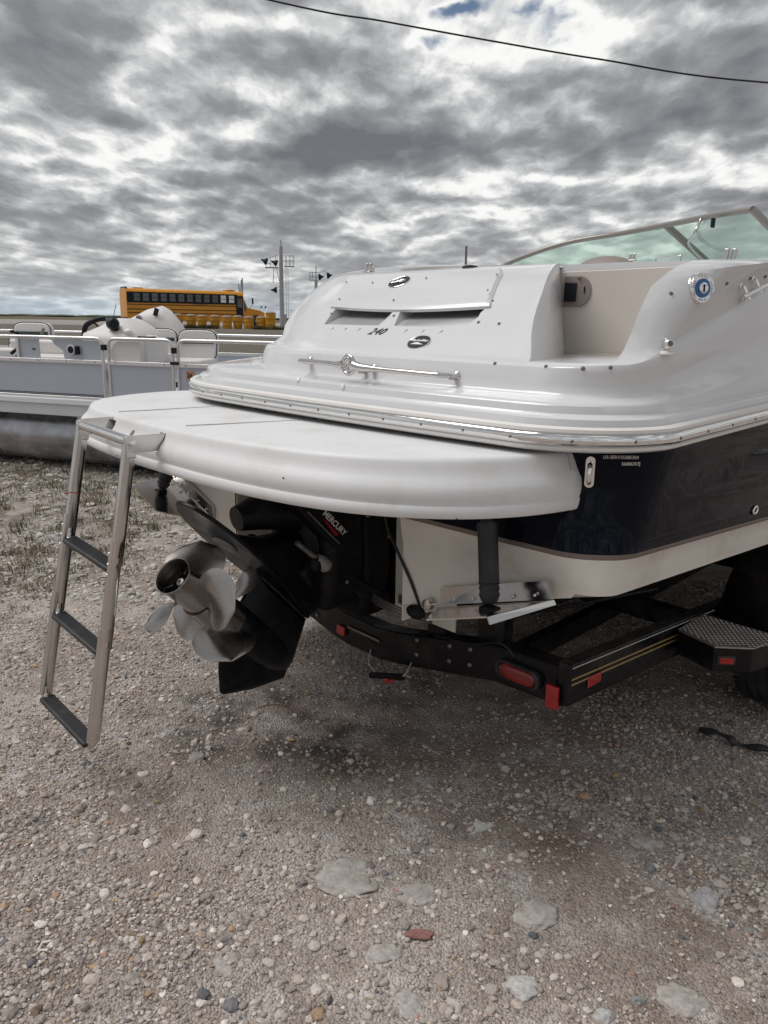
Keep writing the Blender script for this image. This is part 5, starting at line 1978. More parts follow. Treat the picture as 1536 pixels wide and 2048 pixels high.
# wooden-looking crossed posts behind the bus
xp = link('crossed_posts', None, label='pair of thin crossed posts poking up behind the front of the bus', cat='post', loc=(-15.6, 85.5, GZ))
for (a, c) in (((-.28, 0, 0), (.02, 0, 4.7)), ((.20, 0, 0), (-.30, 0, 4.3)), ((.1, .1, 0), (.1, .1, 4.9))):
    MB().bar(a, c, .12, .12, up=(0, 1, 0)).build('post', M['mast'], xp)

# ------------------------------------------------------------------ yellow barrels
lab = ['leftmost yellow barrel of the row in front of the bus, beside its rear wheel',
       'second yellow barrel from the left in the row in front of the bus',
       'third yellow barrel from the left in the row in front of the bus',
       'fourth yellow barrel from the left, below the middle bus windows',
       'fifth yellow barrel from the left, half hidden by dark weeds',
       'sixth yellow barrel from the left, below the bus entry door',
       'yellow tapered barrel third from the right, under the bus hood',
       'yellow tapered barrel second from the right, before the front bumper',
       'tallest yellow barrel with dark lid, rightmost of the row']
for i, px in enumerate([350, 374, 398, 422, 448, 468, 491.5, 515, 535.5]):
    Dd = 55.0
    x = (px - 768) / 1585 * Dd
    h = [.90, .88, .84, .84, .82, .84, .80, .80, 1.12][i]
    rr = [.33, .34, .33, .34, .34, .33, .35, .34, .36][i]
    yy = Dd + (0.35 if i % 2 else 0)
    br = link('yellow_barrel', None, label=lab[i], cat='barrel', group='yellow barrels in a row in front of the bus', loc=(x, yy, GZ - .02), rot=(0, 0, i * .7))
    low_ = .80 if i > 4 and i < 8 else .95
    MB().lathe((0, 0, 0), (0, 0, 1), [(0, rr * low_ * .92), (.03, rr * low_ * .94), (h * .32, rr * .93), (h * .34, rr * .96), (h * .38, rr * .94), (h * .66, rr * .98), (h * .68, rr * 1.01), (h * .72, rr * .99), (h - .06, rr), (h - .05, rr * 1.06), (h, rr * 1.06)], 20).build('barrel_body', M['barrel'], br, angle=35)
    MB().lathe((0, 0, h), (0, 0, 1), [(0, rr * 1.03), (.03, rr * 1.0), (.10, rr * .55), (.11, .02)], 20).build('barrel_lid', M['tan'], br, angle=35)

# ------------------------------------------------------------------ light masts


def mast(name, label, x, y, ztop, z0, w, arms):
    m = link(name, None, label=label, cat='light mast', loc=(x, y, z0))
    H = ztop - z0
    MB().cyl((0, 0, 0), (0, 0, H * .93), w * 1.15, 14, r2=w * .8).build('mast_pole', M['mast'], m, angle=40)
    MB().cyl((0, 0, H * .93), (0, 0, H), w * .3, 8).build('mast_tip', M['mast'], m)
    zp = H * arms
    b = MB()
    plat_ = link('work_platform', None, m)
    MB().box((.95 * w * 4, 0, zp), (.9, .7, .06)).build('platform_floor', M['dull'], plat_)
    MB().box((-.85, 0, zp - .12), (1.2, .6, .08)).build('platform_floor', M['dull'], plat_)
    for xx in (.45, .8, 1.15):
        for y_ in (-.35, .35):
            MB().cyl((xx, y_, zp), (xx, y_, zp + .95), .022, 6).build('handrail_post', M['mast'], plat_)
    for z_ in (.5, .95):
        for y_ in (-.35, .35):
            MB().cyl((.1, y_, zp + z_), (1.15, y_, zp + z_), .02, 6).build('handrail', M['mast'], plat_)
    for xx, zz in ((-.5, 1.0), (-1.0, .85), (-1.4, .6)):
        MB().cyl((xx, 0, zp - .1), (xx, 0, zp + zz), .025, 6).build('handrail_post', M['mast'], plat_)
    MB().cyl((0, 0, zp + 1.15), (-1.45, 0, zp + .62), .03, 6).build('handrail', M['mast'], plat_)
    MB().cyl((0, 0, zp + .5), (-1.45, 0, zp + .2), .02, 6).build('handrail', M['mast'], plat_)
    MB().bar((-.45, 0, zp - .1), (-.2, 0, zp - 1.3), .05, .05).build('brace', M['mast'], plat_)
    MB().bar((-.7, 0, zp - .1), (-.78, 0, zp - 1.5), .05, .05).build('brace', M['mast'], plat_)
    for xx, zz, sc_ in ((-1.55, .55, 1.0), (-.62, .42, .9)):
        MB().lathe((xx + .25, 0, zp + zz - .15), (-.9, 0, .35), [(0, .30 * sc_), (.12, .32 * sc_), (.40, .12 * sc_), (.62, .04)], 16).build('floodlight', M['ink'], m, angle=40)
    # ladder
    for s_ in (-.10, .10):
        MB().cyl((w * 1.6 + .22 + s_, -.1, 0), (w * 1.6 + .22 + s_, -.1, zp), .016, 6).build('ladder_rail', M['mast'], m)
    for k in range(int(zp / .45)):
        MB().cyl((w * 1.6 + .12, -.1, .3 + k * .45), (w * 1.6 + .32, -.1, .3 + k * .45), .012, 5).build('ladder_rung', M['mast'], m)
    return m


m1 = mast('light_mast', 'tall grey light mast with work platform and floodlights, right of the school bus', -9.92, 75, 8.66, GZ, .20, .70)
MB().lathe((-.45, 0, 3.35), (-.9, 0, .0), [(0, .26), (.1, .28), (.36, .12), (.6, .03)], 16).build('floodlight', M['ink'], m1, angle=40)
MB().cyl((0, 0, 3.62), (-.5, 0, 3.62), .03, 6).build('lamp_arm', M['mast'], m1)
MB().tube([(0, 0, 1.95), (-.55, 0, 1.95), (-.55, 0, 1.78)], .025, 6).build('lamp_arm', M['mast'], m1)
MB().box((.28, 0, .7), (.30, .3, .9)).build('switch_box', M['mast'], m1)
m2 = link('light_mast', None, label='farther light mast showing only its railed top over the hump of the white boat', cat='light mast', loc=(-9.8, 110, GZ))
MB().cyl((0, 0, 0), (0, 0, 6.0), .22, 12).build('mast_pole', M['mast'], m2)
MB().cyl((0, 0, 6.0), (0, 0, 7.85), .07, 8).build('mast_tip', M['mast'], m2)
for xx in (-.85, -.5, 0):
    for y_ in (-.4, .4):
        MB().cyl((xx, y_, 5.9), (xx, y_, 6.95), .03, 6).build('handrail_post', M['mast'], m2)
for z_ in (5.9, 6.4, 6.95):
    for y_ in (-.4, .4):
        MB().cyl((-.85, y_, z_), (.3, y_, z_), .03, 6).build('handrail', M['mast'], m2)
MB().cyl((.3, 0, 6.9), (1.3, 0, 7.2), .04, 6).build('handrail', M['mast'], m2)
for xx, zz in ((.35, 6.35), (1.5, 6.55)):
    MB().lathe((xx, 0, zz), (.95, 0, .1), [(0, .42), (.15, .45), (.5, .15), (.75, .05)], 16).build('floodlight', M['ink'], m2, angle=40)

# lone pole and overhead cable
pl_ = MB().cyl((0, 0, 0), (0, 0, 4.35), .055, 12).build('steel_pole', M['dull'])
pl_.location = (3.87, 40, GZ)
pl_['label'] = 'thin grey pole sticking up behind the deck of the white boat'
pl_['category'] = 'pole'
wpts = [(-9.0, 15.6, 8.55), (-2.1, 15, 6.93), (-.13, 15, 6.63), (1.9, 15, 6.33), (3.66, 15, 6.09), (6.65, 15, 5.76), (14, 14.6, 5.4)]
wc = MB().tube(bez(wpts, 8), .0155, 8).build('overhead_cable', M['wire'], angle=60)
wc['label'] = 'black overhead cable sagging across the top of the sky'
wc['category'] = 'cable'


# ------------------------------------------------------------------ ground
def vnoise(x, y, seed=0):
    xi, yi = np.floor(x).astype(np.int64), np.floor(y).astype(np.int64)
    xf, yf = x - xi, y - yi
    u, v = xf * xf * (3 - 2 * xf), yf * yf * (3 - 2 * yf)

    def h(a, b):
        n = (a * 374761393 + b * 668265263 + seed * 1442695041) & 0x7fffffff
        n = ((n ^ (n >> 13)) * 1274126177) & 0x7fffffff
        return ((n ^ (n >> 16)) & 0xffff) / 65535.0
    return (h(xi, yi) * (1 - u) + h(xi + 1, yi) * u) * (1 - v) + (h(xi, yi + 1) * (1 - u) + h(xi + 1, yi + 1) * u) * v


def fbm(x, y, sc_, oct_=4, seed=0):
    s, a, f = 0, 1.0, sc_
    tot = 0
    for k in range(oct_):
        s = s + a * vnoise(x * f + 17.3 * k, y * f - 9.1 * k, seed + k)
        tot += a
        a *= .5
        f *= 2.03
    return s / tot


def ground_z(x, y):
    z = (fbm(x, y, .9, 3, 3) - .5) * .05 + (fbm(x, y, 5.0, 4, 8) - .5) * .022
    near = np.clip((14 - y) / 10, 0, 1)
    z = z + (fbm(x, y, 26.0, 3, 21) - .5) * .010 * near
    t = np.clip((y - 26) / 16, 0, 1)
    z = z * (1 - t * .5) + GZ * t * t * (3 - 2 * t)
    return z


def axis(lo, hi, step, far_lo, far_hi, g=1.09):
    a = list(np.arange(lo, hi, step))
    s = step
    x = lo
    left = []
    while x > far_lo:
        s *= g
        x -= s
        left.append(x)
    s = step
    x = a[-1]
    right = []
    while x < far_hi:
        s *= g
        x += s
        right.append(x)
    return np.array(left[::-1] + a + right)


gx = axis(-1.9, 2.1, .018, -9000, 9000)
gy = axis(1.0, 4.4, .018, -300, 12000, 1.06)
XX, YY = np.meshgrid(gx, gy)
ZZ = ground_z(XX, YY)
nyy, nxx = XX.shape
verts = np.stack([XX.ravel(), YY.ravel(), ZZ.ravel()], 1)
ii = (np.arange(nyy - 1)[:, None] * nxx + np.arange(nxx - 1)[None, :]).ravel()
quads = np.stack([ii, ii + 1, ii + nxx + 1, ii + nxx], 1)


def np_mesh(name, verts, faces, m, smooth_=True):
    me = bpy.data.meshes.new(name)
    k = faces.shape[1]
    me.vertices.add(len(verts))
    me.vertices.foreach_set('co', verts.astype(np.float32).ravel())
    me.loops.add(faces.size)
    me.loops.foreach_set('vertex_index', faces.astype(np.int32).ravel())
    me.polygons.add(len(faces))
    me.polygons.foreach_set('loop_start', np.arange(0, faces.size, k, dtype=np.int32))
    me.polygons.foreach_set('loop_total', np.full(len(faces), k, dtype=np.int32))
    me.update(calc_edges=True)
    me.polygons.foreach_set('use_smooth', np.full(len(faces), smooth_))
    me.materials.append(m)
    me.validate()
    return me


def ground_material():
    m = bpy.data.materials.new('gravel_ground')
    m.use_nodes = True
    t = m.node_tree
    t.nodes.clear()
    N = NT(t)
    out = N.n('ShaderNodeOutputMaterial')
    p = N.n('ShaderNodeBsdfPrincipled')
    t.links.new(p.outputs[0], out.inputs[0])
    co = N.n('ShaderNodeTexCoord').outputs['Object']
    sep = N.n('ShaderNodeSeparateXYZ', ins={0: co})
    x, y, z = sep.outputs
    n1 = N.noise(co, .9, 5, .6, dist=.4)
    n2 = N.noise(co, 5.5, 7, .65, w=2.0)
    n3 = N.noise(co, 60, 4, .6, w=4.0)
    n4 = N.noise(co, 300, 3, .6, w=6.0)
    base = N.ramp(N.rng(n1, .38, .62), [(0, (.25, .195, .160)), (.35, (.325, .266, .230)), (.65, (.39, .334, .297)), (1, (.47, .418, .38))])
    base = N.mix(N.rng(n2, .42, .62, 0, .55), base, (.45, .405, .375))
    base = N.mix(N.rng(n2, .54, .67, 0, .85), base, (.58, .545, .515))          # chalky patches
    base = N.mix(N.rng(N.noise(co, 3.0, 6, .6, w=9.0), .54, .68, 0, .75), base, (.175, .132, .102))   # damp brown soil
    vo = N.n('ShaderNodeTexVoronoi', feature='F1', ins={'Vector': co, 'Scale': 150.0})
    grain = N.n('ShaderNodeSeparateColor', ins={0: vo.outputs['Color']}).outputs[0]
    vo2 = N.n('ShaderNodeTexVoronoi', feature='F1', ins={'Vector': N.vm('ADD', co, N.vm('SCALE', co)), 'Scale': 62.0})
    grain2 = N.n('ShaderNodeSeparateColor', ins={0: vo2.outputs['Color']}).outputs[1]
    near = N.rng(y, 12, 3, 0, 1, smooth=True)
    g = N.m('ADD', N.m('MULTIPLY', grain, .5), N.m('MULTIPLY', grain2, .5))
    base = N.mix(N.m('MULTIPLY', near, .9), base, N.mix(1.0, base, N.ramp(g, [(.0, .58), (.35, .90), (.7, 1.12), (1, 1.4)]), 'MULTIPLY'))
    # dark oily spill around the drive and under the trailer
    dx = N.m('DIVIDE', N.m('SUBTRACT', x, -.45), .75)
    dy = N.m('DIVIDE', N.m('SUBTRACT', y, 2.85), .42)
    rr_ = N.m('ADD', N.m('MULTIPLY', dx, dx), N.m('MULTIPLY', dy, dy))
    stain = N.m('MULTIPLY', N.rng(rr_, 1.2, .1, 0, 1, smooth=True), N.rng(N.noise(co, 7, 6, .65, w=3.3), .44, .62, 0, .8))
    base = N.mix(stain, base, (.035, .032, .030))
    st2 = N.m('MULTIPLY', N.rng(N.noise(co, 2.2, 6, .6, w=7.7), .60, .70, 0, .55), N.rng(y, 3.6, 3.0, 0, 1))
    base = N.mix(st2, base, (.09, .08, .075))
    # weedy zone and farther ground
    weed = N.m('MULTIPLY', N.rng(y, 4.6, 6.5, 0, 1, smooth=True), N.rng(N.noise(co, 1.3, 6, .65, w=1.7), .44, .60, 0, .75))
    base = N.mix(weed, base, (.105, .098, .060))
    chalk = N.m('MULTIPLY', N.m('MULTIPLY', N.rng(y, 3.3, 4.4, 0, 1, smooth=True), N.rng(y, 9, 6.5, 0, 1)), N.rng(n2, .44, .60, 0, .55))
    base = N.mix(chalk, base, (.50, .46, .43))
    ysw = N.m('ADD', y, N.m('MULTIPLY', N.m('SUBTRACT', N.noise(co, .05, 3, .5, w=8.0), .5), 14.0))
    far1 = N.rng(ysw, 20, 30, 0, 1, smooth=True)
    base = N.mix(far1, base, N.mix(N.noise(co, .6, 6, .7, w=3.0), (.10, .085, .07), (.19, .17, .14)))
    road = N.m('MULTIPLY', N.rng(y, 62, 70, 0, 1, smooth=True), N.rng(ysw, 150, 120, 0, 1, smooth=True))
    base = N.mix(road, base, N.mix(N.noise(co, .12, 5, .6), (.26, .235, .22), (.36, .33, .31)))
    far2 = N.rng(ysw, 135, 160, 0, 1, smooth=True)
    base = N.mix(far2, base, N.mix(N.noise(co, .01, 4, .6), (.075, .068, .04), (.15, .125, .075)))
    N.set(p, 'Base Color', base)
    p.inputs['Roughness'].default_value = .93
    p.inputs['Specular IOR Level'].default_value = .18
    hgt = N.m('ADD', N.m('MULTIPLY', N.m('SUBTRACT', 1.0, N.m('MULTIPLY', vo2.outputs['Distance'], 1.1)), .9), N.m('ADD', N.m('MULTIPLY', N.m('SUBTRACT', 1.0, vo.outputs['Distance']), .5), N.m('MULTIPLY', n3, .8)))
    bn_2 = N.n('ShaderNodeBump', ins={'Strength': 1.0, 'Distance': .0075, 'Height': hgt})
    t.links.new(bn_2.outputs[0], p.inputs['Normal'])
    return m


M['ground'] = ground_material()
gnd = link('ground', np_mesh('ground', verts, quads, M['ground']), kind='structure')

# ---- stones
def stone_mat():
    m = bpy.data.materials.new('stone')
    m.use_nodes = True
    t = m.node_tree
    t.nodes.clear()
    N = NT(t)
    out = N.n('ShaderNodeOutputMaterial')
    p = N.n('ShaderNodeBsdfPrincipled')
    t.links.new(p.outputs[0], out.inputs[0])
    at = N.n('ShaderNodeAttribute', attribute_name='stone_colour')
    co = N.n('ShaderNodeTexCoord').outputs['Object']
    f = N.noise(co, 90, 4, .65)
    c = N.mix(1.0, at.outputs['Color'], N.ramp(f, [(.25, .72), (.5, 1.0), (.8, 1.22)]), 'MULTIPLY')
    N.set(p, 'Base Color', c)
    p.inputs['Roughness'].default_value = .85
    p.inputs['Specular IOR Level'].default_value = .25
    b_ = N.n('ShaderNodeBump', ins={'Strength': 1.0, 'Distance': .0015, 'Height': N.noise(co, 160, 4, .6)})
    t.links.new(b_.outputs[0], p.inputs['Normal'])
    return m


M['stone'] = stone_mat()


def ico(sub):
    bm = bmesh.new()
    bmesh.ops.create_icosphere(bm, subdivisions=sub, radius=1.0)
    bm.verts.ensure_lookup_table()
    v = np.array([q.co[:] for q in bm.verts])
    f = np.array([[q.index for q in p.verts] for p in bm.faces])
    bm.free()
    return v, f


PAL = 1.22 * np.array([1.03, 1.0, .965]) * np.array([(.30, .27, .25), (.36, .33, .31), (.44, .41, .385), (.52, .49, .46), (.25, .22, .205), (.17, .16, .16), (.10, .105, .12), (.32, .22, .13), (.34, .20, .15), (.60, .575, .54), (.28, .25, .23), (.38, .34, .31)])
PW = np.array([16, 20, 16, 7, 13, 6, 3, 2, 1, 3, 12, 12], float)
PW /= PW.sum()


def stones(P, Rr, sub, flat=(.45, .85), sink=.3, name='gravel', pal=None):
    V, F = ico(sub)
    n, k = len(P), len(V)
    base_v = []
    nv = 16
    for q in range(nv):
        # a stone is the body left between a handful of random cutting planes
        npl = 9 if sub < 2 else 13
        nn_ = rng.normal(size=(npl, 3))
        nn_ /= np.linalg.norm(nn_, axis=1)[:, None]
        dd_ = rng.uniform(.62, 1.0, npl)
        dots = V @ nn_.T
        d = np.where(dots > .05, dd_[None] / np.maximum(dots, .05), 9).min(1)
        d = np.minimum(d, 1.15) * (1 + (rng.random(k) - .5) * .10)
        base_v.append(V * d[:, None])
    base_v = np.array(base_v)
    idx = rng.integers(0, nv, n)
    out = base_v[idx]
    sc_ = np.stack([Rr * rng.uniform(.75, 1.3, n), Rr * rng.uniform(.75, 1.3, n), Rr * rng.uniform(*flat, n)], 1)
    out = out * sc_[:, None, :]
    a = rng.uniform(0, 2 * np.pi, n)
    tl = rng.normal(0, .25, n)
    ca, sa, ct, st = np.cos(a), np.sin(a), np.cos(tl), np.sin(tl)
    x, y, z = out[..., 0], out[..., 1], out[..., 2]
    y2, z2 = y * ct[:, None] - z * st[:, None], y * st[:, None] + z * ct[:, None]
    x3, y3 = x * ca[:, None] - y2 * sa[:, None], x * sa[:, None] + y2 * ca[:, None]
    out = np.stack([x3 + P[:, 0:1], y3 + P[:, 1:2], z2 + (P[:, 2] + sc_[:, 2] * (1 - 2 * sink) * .5)[:, None]], 2)
    faces = (F[None] + (np.arange(n) * k)[:, None, None]).reshape(-1, 3)
    me = np_mesh(name, out.reshape(-1, 3), faces, M['stone'], False)
    pl = PAL if pal is None else pal
    w = PW if pal is None else np.ones(len(pal)) / len(pal)
    cc = pl[rng.choice(len(pl), n, p=w)]
    cc = (cc * .85 + np.array([.36, .315, .29]) * .15) * rng.uniform(.82, 1.15, (n, 1))
    ca_ = me.color_attributes.new('stone_colour', 'FLOAT_COLOR', 'POINT')
    colr = np.ones((n * k, 4), np.float32)
    colr[:, :3] = np.repeat(np.clip(cc, 0, 1), k, 0)
    ca_.data.foreach_set('color', colr.ravel())
    return me


def scatter(n, x0, x1, y0, y1, clump=1.3, seed=5, power=1.0, thr=0.0, outer=False):
    """points inside the view wedge, denser near the camera and in clumps"""
    out = []
    tot = 0
    while tot < n:
        m_ = n * 4
        u = rng.random(m_)
        y = y0 + (y1 - y0) * u ** power
        x = rng.uniform(x0, x1, m_)
        keep = (np.abs(x) < .52 * y + .34) & ((x < .05) | (y < 4.7))
        if outer:
            keep = (np.abs(x) >= .50 * y + .30) | (y < 1.2)
        dn = fbm(x, y, clump, 4, seed)
        keep &= rng.random(m_) < np.clip((dn - .42 - thr) * 7.0, .10, 1)
        q = np.stack([x[keep], y[keep]], 1)
        out.append(q)
        tot += len(q)
    P = np.concatenate(out)[:n]
    return np.stack([P[:, 0], P[:, 1], ground_z(P[:, 0], P[:, 1])], 1)


P = scatter(64000, -3.4, 3.4, 1.15, 5.2, 1.7, 5, 1.45)
gr1 = link('gravel', stones(P, np.clip(rng.lognormal(math.log(.0042), .42, len(P)), .0018, .013), 1, sink=.18), kind='stuff', label='loose pale crushed gravel over the yard')
P = scatter(9500, -3.4, 3.4, 1.15, 6.0, 1.2, 11, 1.3, .03)
gr2 = link('gravel', stones(P, np.clip(rng.lognormal(math.log(.0066), .42, len(P)), .0035, .021), 2, (.38, .72), sink=.28), kind='stuff', label='larger pebbles scattered among the gravel')
P = scatter(17000, -9, 7, 4.2, 14, .8, 17, 1.35)
gr3 = link('gravel', stones(P, np.clip(rng.lognormal(math.log(.011), .5, len(P)), .004, .05), 1, (.35, .7), sink=.35, pal=np.array([(.42, .39, .36), (.50, .46, .43), (.34, .31, .28), (.58, .55, .51)])), kind='stuff', label='pale stones lying farther back under the pontoon boat')


P = scatter(9000, -5.5, 5.5, .9, 6.5, 1.7, 5, 1.3, 0, True)
gr4 = link('gravel', stones(P, np.clip(rng.lognormal(math.log(.0065), .45, len(P)), .003, .02), 1, sink=.2), kind='stuff', label='loose gravel over the outer yard')

# ---- single rocks one can point at
def rock_mesh(w, d, h, seed, colr, rough=1.0):
    r2 = np.random.default_rng(seed)
    V, F = ico(4)
    npl = 11
    nn_ = r2.normal(size=(npl, 3)) * np.array([1, 1, .5])
    nn_ /= np.linalg.norm(nn_, axis=1)[:, None]
    dd_ = r2.uniform(.70, 1.0, npl)
    dots = V @ nn_.T
    dd = np.where(dots > .05, dd_[None] / np.maximum(dots, .05), 9).min(1)
    dd = np.minimum(dd, 1.2)
    dd = dd * (1 + .42 * rough * (fbm(V[:, 0] + seed, V[:, 1] + V[:, 2] * .7, 3.0, 4, seed) - .5) + .10 * rough * (fbm(V[:, 0] + seed * 2, V[:, 1] - V[:, 2], 11.0, 3, seed) - .5))
    P_ = V * dd[:, None] * np.array([w / 2, d / 2, h])
    me = np_mesh('rock', P_, F, M['stone'])
    ca_ = me.color_attributes.new('stone_colour', 'FLOAT_COLOR', 'POINT')
    c4 = np.ones((len(V), 4), np.float32)
    t_ = fbm(V[:, 0] * 2 + seed, V[:, 1] * 2, 2.5, 4, seed + 3)[:, None]
    t2 = fbm(V[:, 0] * 9 + seed, V[:, 1] * 9 + V[:, 2], 3.0, 4, seed + 5)[:, None]
    c4[:, :3] = np.array(colr)[None] * (.55 + .55 * t_ + .5 * t2 * t2) * np.where(t2 > .62, .75, 1.0)
    ca_.data.foreach_set('color', c4.ravel())
    return me


PALE, GREY, DARK = (.42, .385, .36), (.36, .345, .33), (.13, .135, .15)
ROCKS = [  # x, y, width, depth, height, colour, label
    (-.10, 1.965, .215, .15, .016, PALE, 'largest flat chalky slab embedded in the gravel, center of the foreground'),
    (.117, 1.877, .125, .11, .012, PALE, 'squat chalky slab just right of the largest slab'),
    (.439, 1.816, .150, .14, .018, PALE, 'broad pitted chalky rock with a small dark stone at its lower edge'),
    (.938, 1.894, .093, .10, .030, (.42, .41, .41), 'rounded light grey rock rising from the gravel near the right edge'),
    (.822, 2.003, .042, .035, .022, (.22, .22, .22), 'dark grey angular stone perched on pebbles above the rounded grey rock'),
    (-.684, 2.568, .080, .055, .022, (.36, .33, .30), 'lumpy brownish stone alone on bare soil right of the ladder foot'),
    (.007, 1.673, .100, .08, .010, PALE, 'thin pale slab directly left of the reddish flat piece'),
    (-.396, 1.628, .080, .06, .010, PALE, 'small pale slab on bare soil at lower left'),
    (.323, 2.211, .125, .07, .009, (.50, .49, .46), 'long pale sliver of rock flush with the soil, above the pebble drift'),
    (.850, 2.135, .110, .08, .012, PALE, 'pale crumbly slab behind the dark perched stone'),
    (.752, 1.551, .165, .11, .018, PALE, 'wide pale boulder top at the bottom edge, right of center'),
    (.357, 1.581, .090, .08, .015, (.50, .48, .46), 'pale knobbly rock at the bottom edge, left of the round grey pebble'),
    (1.102, 2.381, .052, .032, .012, (.14, .14, .145), 'dark slate-coloured flat stone toward the right edge'),
    (.419, 1.742, .032, .026, .012, DARK, 'small bluish black stone touching the pitted chalky rock'),
    (.643, 1.549, .034, .032, .018, (.30, .32, .32), 'smooth round greenish grey pebble at the bottom edge'),
    (.914, 2.196, .038, .028, .013, DARK, 'blue-grey pebble above the pale crumbly slab'),
    (-.811, 1.479, .052, .04, .015, (.20, .14, .10), 'rusty brown stone in the bottom left corner'),
    (.545, 1.491, .058, .05, .020, (.46, .45, .44), 'pale egg-shaped stone at the bottom edge below the round pebble'),
    (.075, 1.525, .090, .07, .012, PALE, 'pale slab with pebbles piled on it at the bottom edge'),
    (1.10, 1.62, .06, .05, .022, (.33, .33, .34), 'slate grey stone at the right edge of the foreground'),
]
for i_, (x, y, w, d, h, c_, lb) in enumerate(ROCKS):
    z = float(ground_z(np.array([x]), np.array([y]))[0])
    o = link('rock', rock_mesh(w, d, h, 40 + i_, c_), label=lb, cat='rock', loc=(x, y, z - h * .42), rot=(0, 0, i_ * 1.7 if w < .1 else (i_ * .3) % .5))
z = float(ground_z(np.array([.111]), np.array([1.732]))[0])
o = link('flat_stone', rock_mesh(.078, .028, .006, 77, (.27, .135, .12)), label='thin reddish spindle-shaped flat piece lying on the gravel', cat='stone', loc=(.111, 1.732, z + .006), rot=(0, 0, -.05))
z = float(ground_z(np.array([-.864]), np.array([1.668]))[0])
b = MB().tube([(-.014, .012, .008), (-.016, -.010, .006), (.010, -.013, .008)], .0028, 6)
b.tube([(-.014, .012, .008), (.006, .016, .010)], .0028, 6)
cb_ = b.build('plastic_clip', M['cap_white'])
cb_.location = (-.864, 1.668, z)
cb_['label'] = 'tiny white bent plastic clip lying on the soil at lower left'
cb_['category'] = 'litter'
# strip of torn black rubber by the wheel
pts_ = bez([(1.30, 2.83, .02), (1.37, 2.76, .03), (1.42, 2.72, .015), (1.50, 2.66, .03), (1.58, 2.60, .02)], 6)
b = MB().tube([p + Vector((0, 0, float(ground_z(np.array([p.x]), np.array([p.y]))[0]))) for p in pts_], [.009 + .004 * math.sin(k * .9) for k in range(len(pts_))], 7, oval=1.8)
rb = b.build('rubber_strip', M['rubber'])
rb['label'] = 'torn strip of black rubber on the gravel at the right edge'
rb['category'] = 'rubber strip'
# dry twig
pts_ = bez([(-.53, 2.93, .02), (-.44, 2.94, .035), (-.36, 2.91, .03), (-.28, 2.88, .02)], 5)
tw = MB().tube([p + Vector((0, 0, float(ground_z(np.array([p.x]), np.array([p.y]))[0]))) for p in pts_], .0022, 5).build('twig', mat('twig_brown', (.16, .07, .045), rough=.7))
tw['label'] = 'thin reddish twig lying below the propellers'
tw['category'] = 'twig'

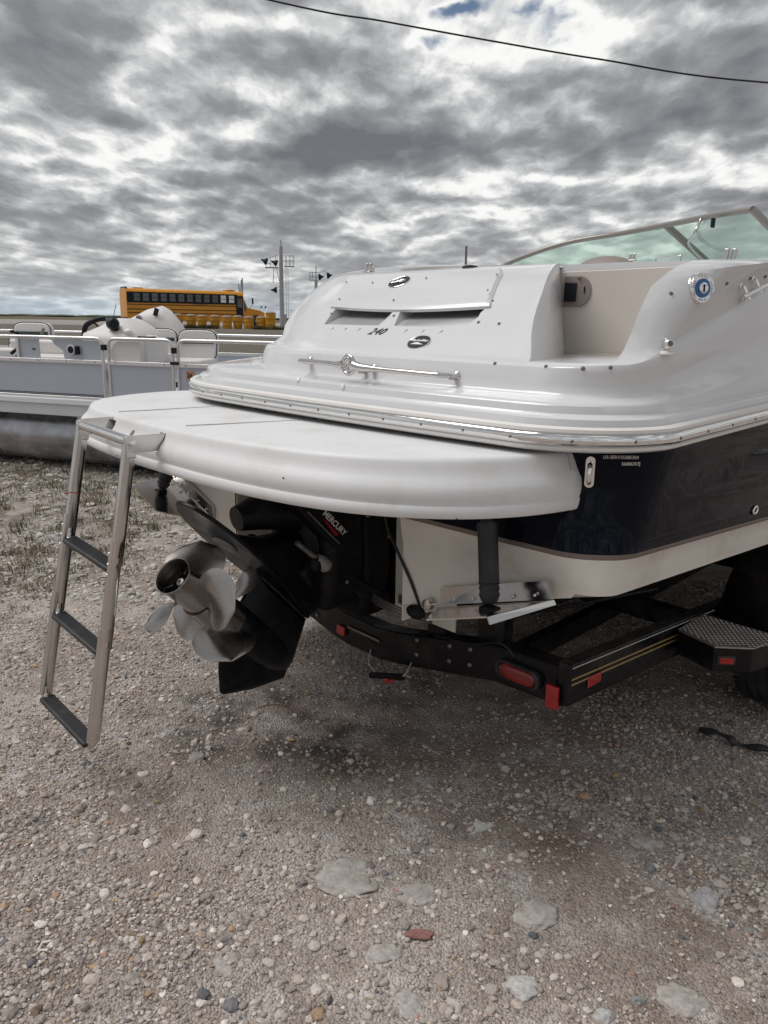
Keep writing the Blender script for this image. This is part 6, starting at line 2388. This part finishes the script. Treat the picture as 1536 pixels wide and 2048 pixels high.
# ---- grass and weeds
def blades(n_t, region, hgt, nb, colr, seed, dens=.5, spread=.05):
    r2 = np.random.default_rng(seed)
    x0, x1, y0, y1 = region
    px = r2.uniform(x0, x1, n_t * 4)
    py = r2.uniform(y0, y1, n_t * 4)
    keep = fbm(px, py, .9, 4, seed) > dens
    px, py = px[keep][:n_t], py[keep][:n_t]
    V_, F_, C_ = [], [], []
    k = 0
    for x, y in zip(px, py):
        hs = hgt * r2.uniform(.5, 1.3)
        z = float(ground_z(np.array([x]), np.array([y]))[0])
        base_c = np.array(colr[r2.integers(len(colr))])
        for _ in range(nb):
            a = r2.uniform(0, 6.28)
            l = hs * r2.uniform(.5, 1.1)
            lean = r2.uniform(.4, 1.8)
            bx_, by_ = x + r2.normal(0, spread * .4), y + r2.normal(0, spread * .4)
            dx, dy = math.cos(a), math.sin(a)
            w = .0022 + l * .012
            V_ += [(bx_ - dy * w, by_ + dx * w, z - .005), (bx_ + dy * w, by_ - dx * w, z - .005),
                   (bx_ + dx * l * lean * .35 + dy * w * .7, by_ + dy * l * lean * .35 - dx * w * .7, z + l * .6), (bx_ + dx * l * lean * .35 - dy * w * .7, by_ + dy * l * lean * .35 + dx * w * .7, z + l * .6),
                   (bx_ + dx * l * lean, by_ + dy * l * lean, z + l * max(.25, 1 - .4 * lean))]
            F_ += [(k, k + 1, k + 2), (k, k + 2, k + 3), (k + 3, k + 2, k + 4)]
            c = base_c * r2.uniform(.7, 1.3)
            C_ += [c] * 5
            k += 5
    me = np_mesh('grass', np.array(V_), np.array(F_), M['grass'], True)
    ca_ = me.color_attributes.new('stone_colour', 'FLOAT_COLOR', 'POINT')
    c4 = np.ones((len(V_), 4), np.float32)
    c4[:, :3] = np.clip(np.array(C_), 0, 1)
    ca_.data.foreach_set('color', c4.ravel())
    return me


gm = bpy.data.materials.new('grass_blades')
gm.use_nodes = True
N_g = NT(gm.node_tree)
gm.node_tree.nodes.clear()
go_ = N_g.n('ShaderNodeOutputMaterial')
ga = N_g.n('ShaderNodeAttribute', attribute_name='stone_colour')
gd = N_g.n('ShaderNodeBsdfDiffuse', ins={0: ga.outputs['Color']})
gt = N_g.n('ShaderNodeBsdfTranslucent', ins={0: ga.outputs['Color']})
gx_ = N_g.n('ShaderNodeMixShader', ins={0: .3, 1: gd.outputs[0], 2: gt.outputs[0]})
gm.node_tree.links.new(gx_.outputs[0], go_.inputs[0])
M['grass'] = gm
GC = [(.085, .09, .045), (.15, .125, .07), (.22, .18, .12), (.075, .075, .04), (.27, .225, .16), (.12, .08, .055)]
link('grass', blades(1100, (-5.0, .3, 4.3, 8.2), .065, 15, GC, 3, .45, .09), kind='stuff', label='sparse dry weeds growing through the gravel')
link('grass', blades(110, (-3.6, -.2, 3.7, 4.8), .035, 12, GC, 9, .56, .06), kind='stuff', label='scattered small weed tufts in the gravel')
link('grass', blades(420, (-6.0, 1.0, 8.3, 20), .16, 12, GC, 13, .45, .1), kind='stuff', label='weeds behind the pontoon boat')
link('grass', blades(260, (-14.0, -6.5, 53.4, 54.6), .38, 16, [(.05, .06, .025), (.08, .08, .04), (.12, .10, .06)], 17, .50, .25), kind='stuff', label='dark weeds in front of the barrels')
# far scrub along the horizon
r3 = np.random.default_rng(31)
b = MB()
for k in range(420):
    a = r3.uniform(-.75, .75)
    d_ = r3.uniform(420, 560)
    x, y = math.sin(a) * d_, math.cos(a) * d_
    h_ = r3.uniform(.3, 1.2) * (1.6 if r3.random() < .06 else 1)
    b.sphere((x, y, GZ + h_ * .45), 1.0, 6, 4, (r3.uniform(4, 12), r3.uniform(3, 6), h_ * .6))
b.build('far_scrub', mat('scrub', (.055, .06, .035), rough=.9, var=.3, vscale=.3), angle=60, kind='stuff', label='line of low dark scrub on the horizon')
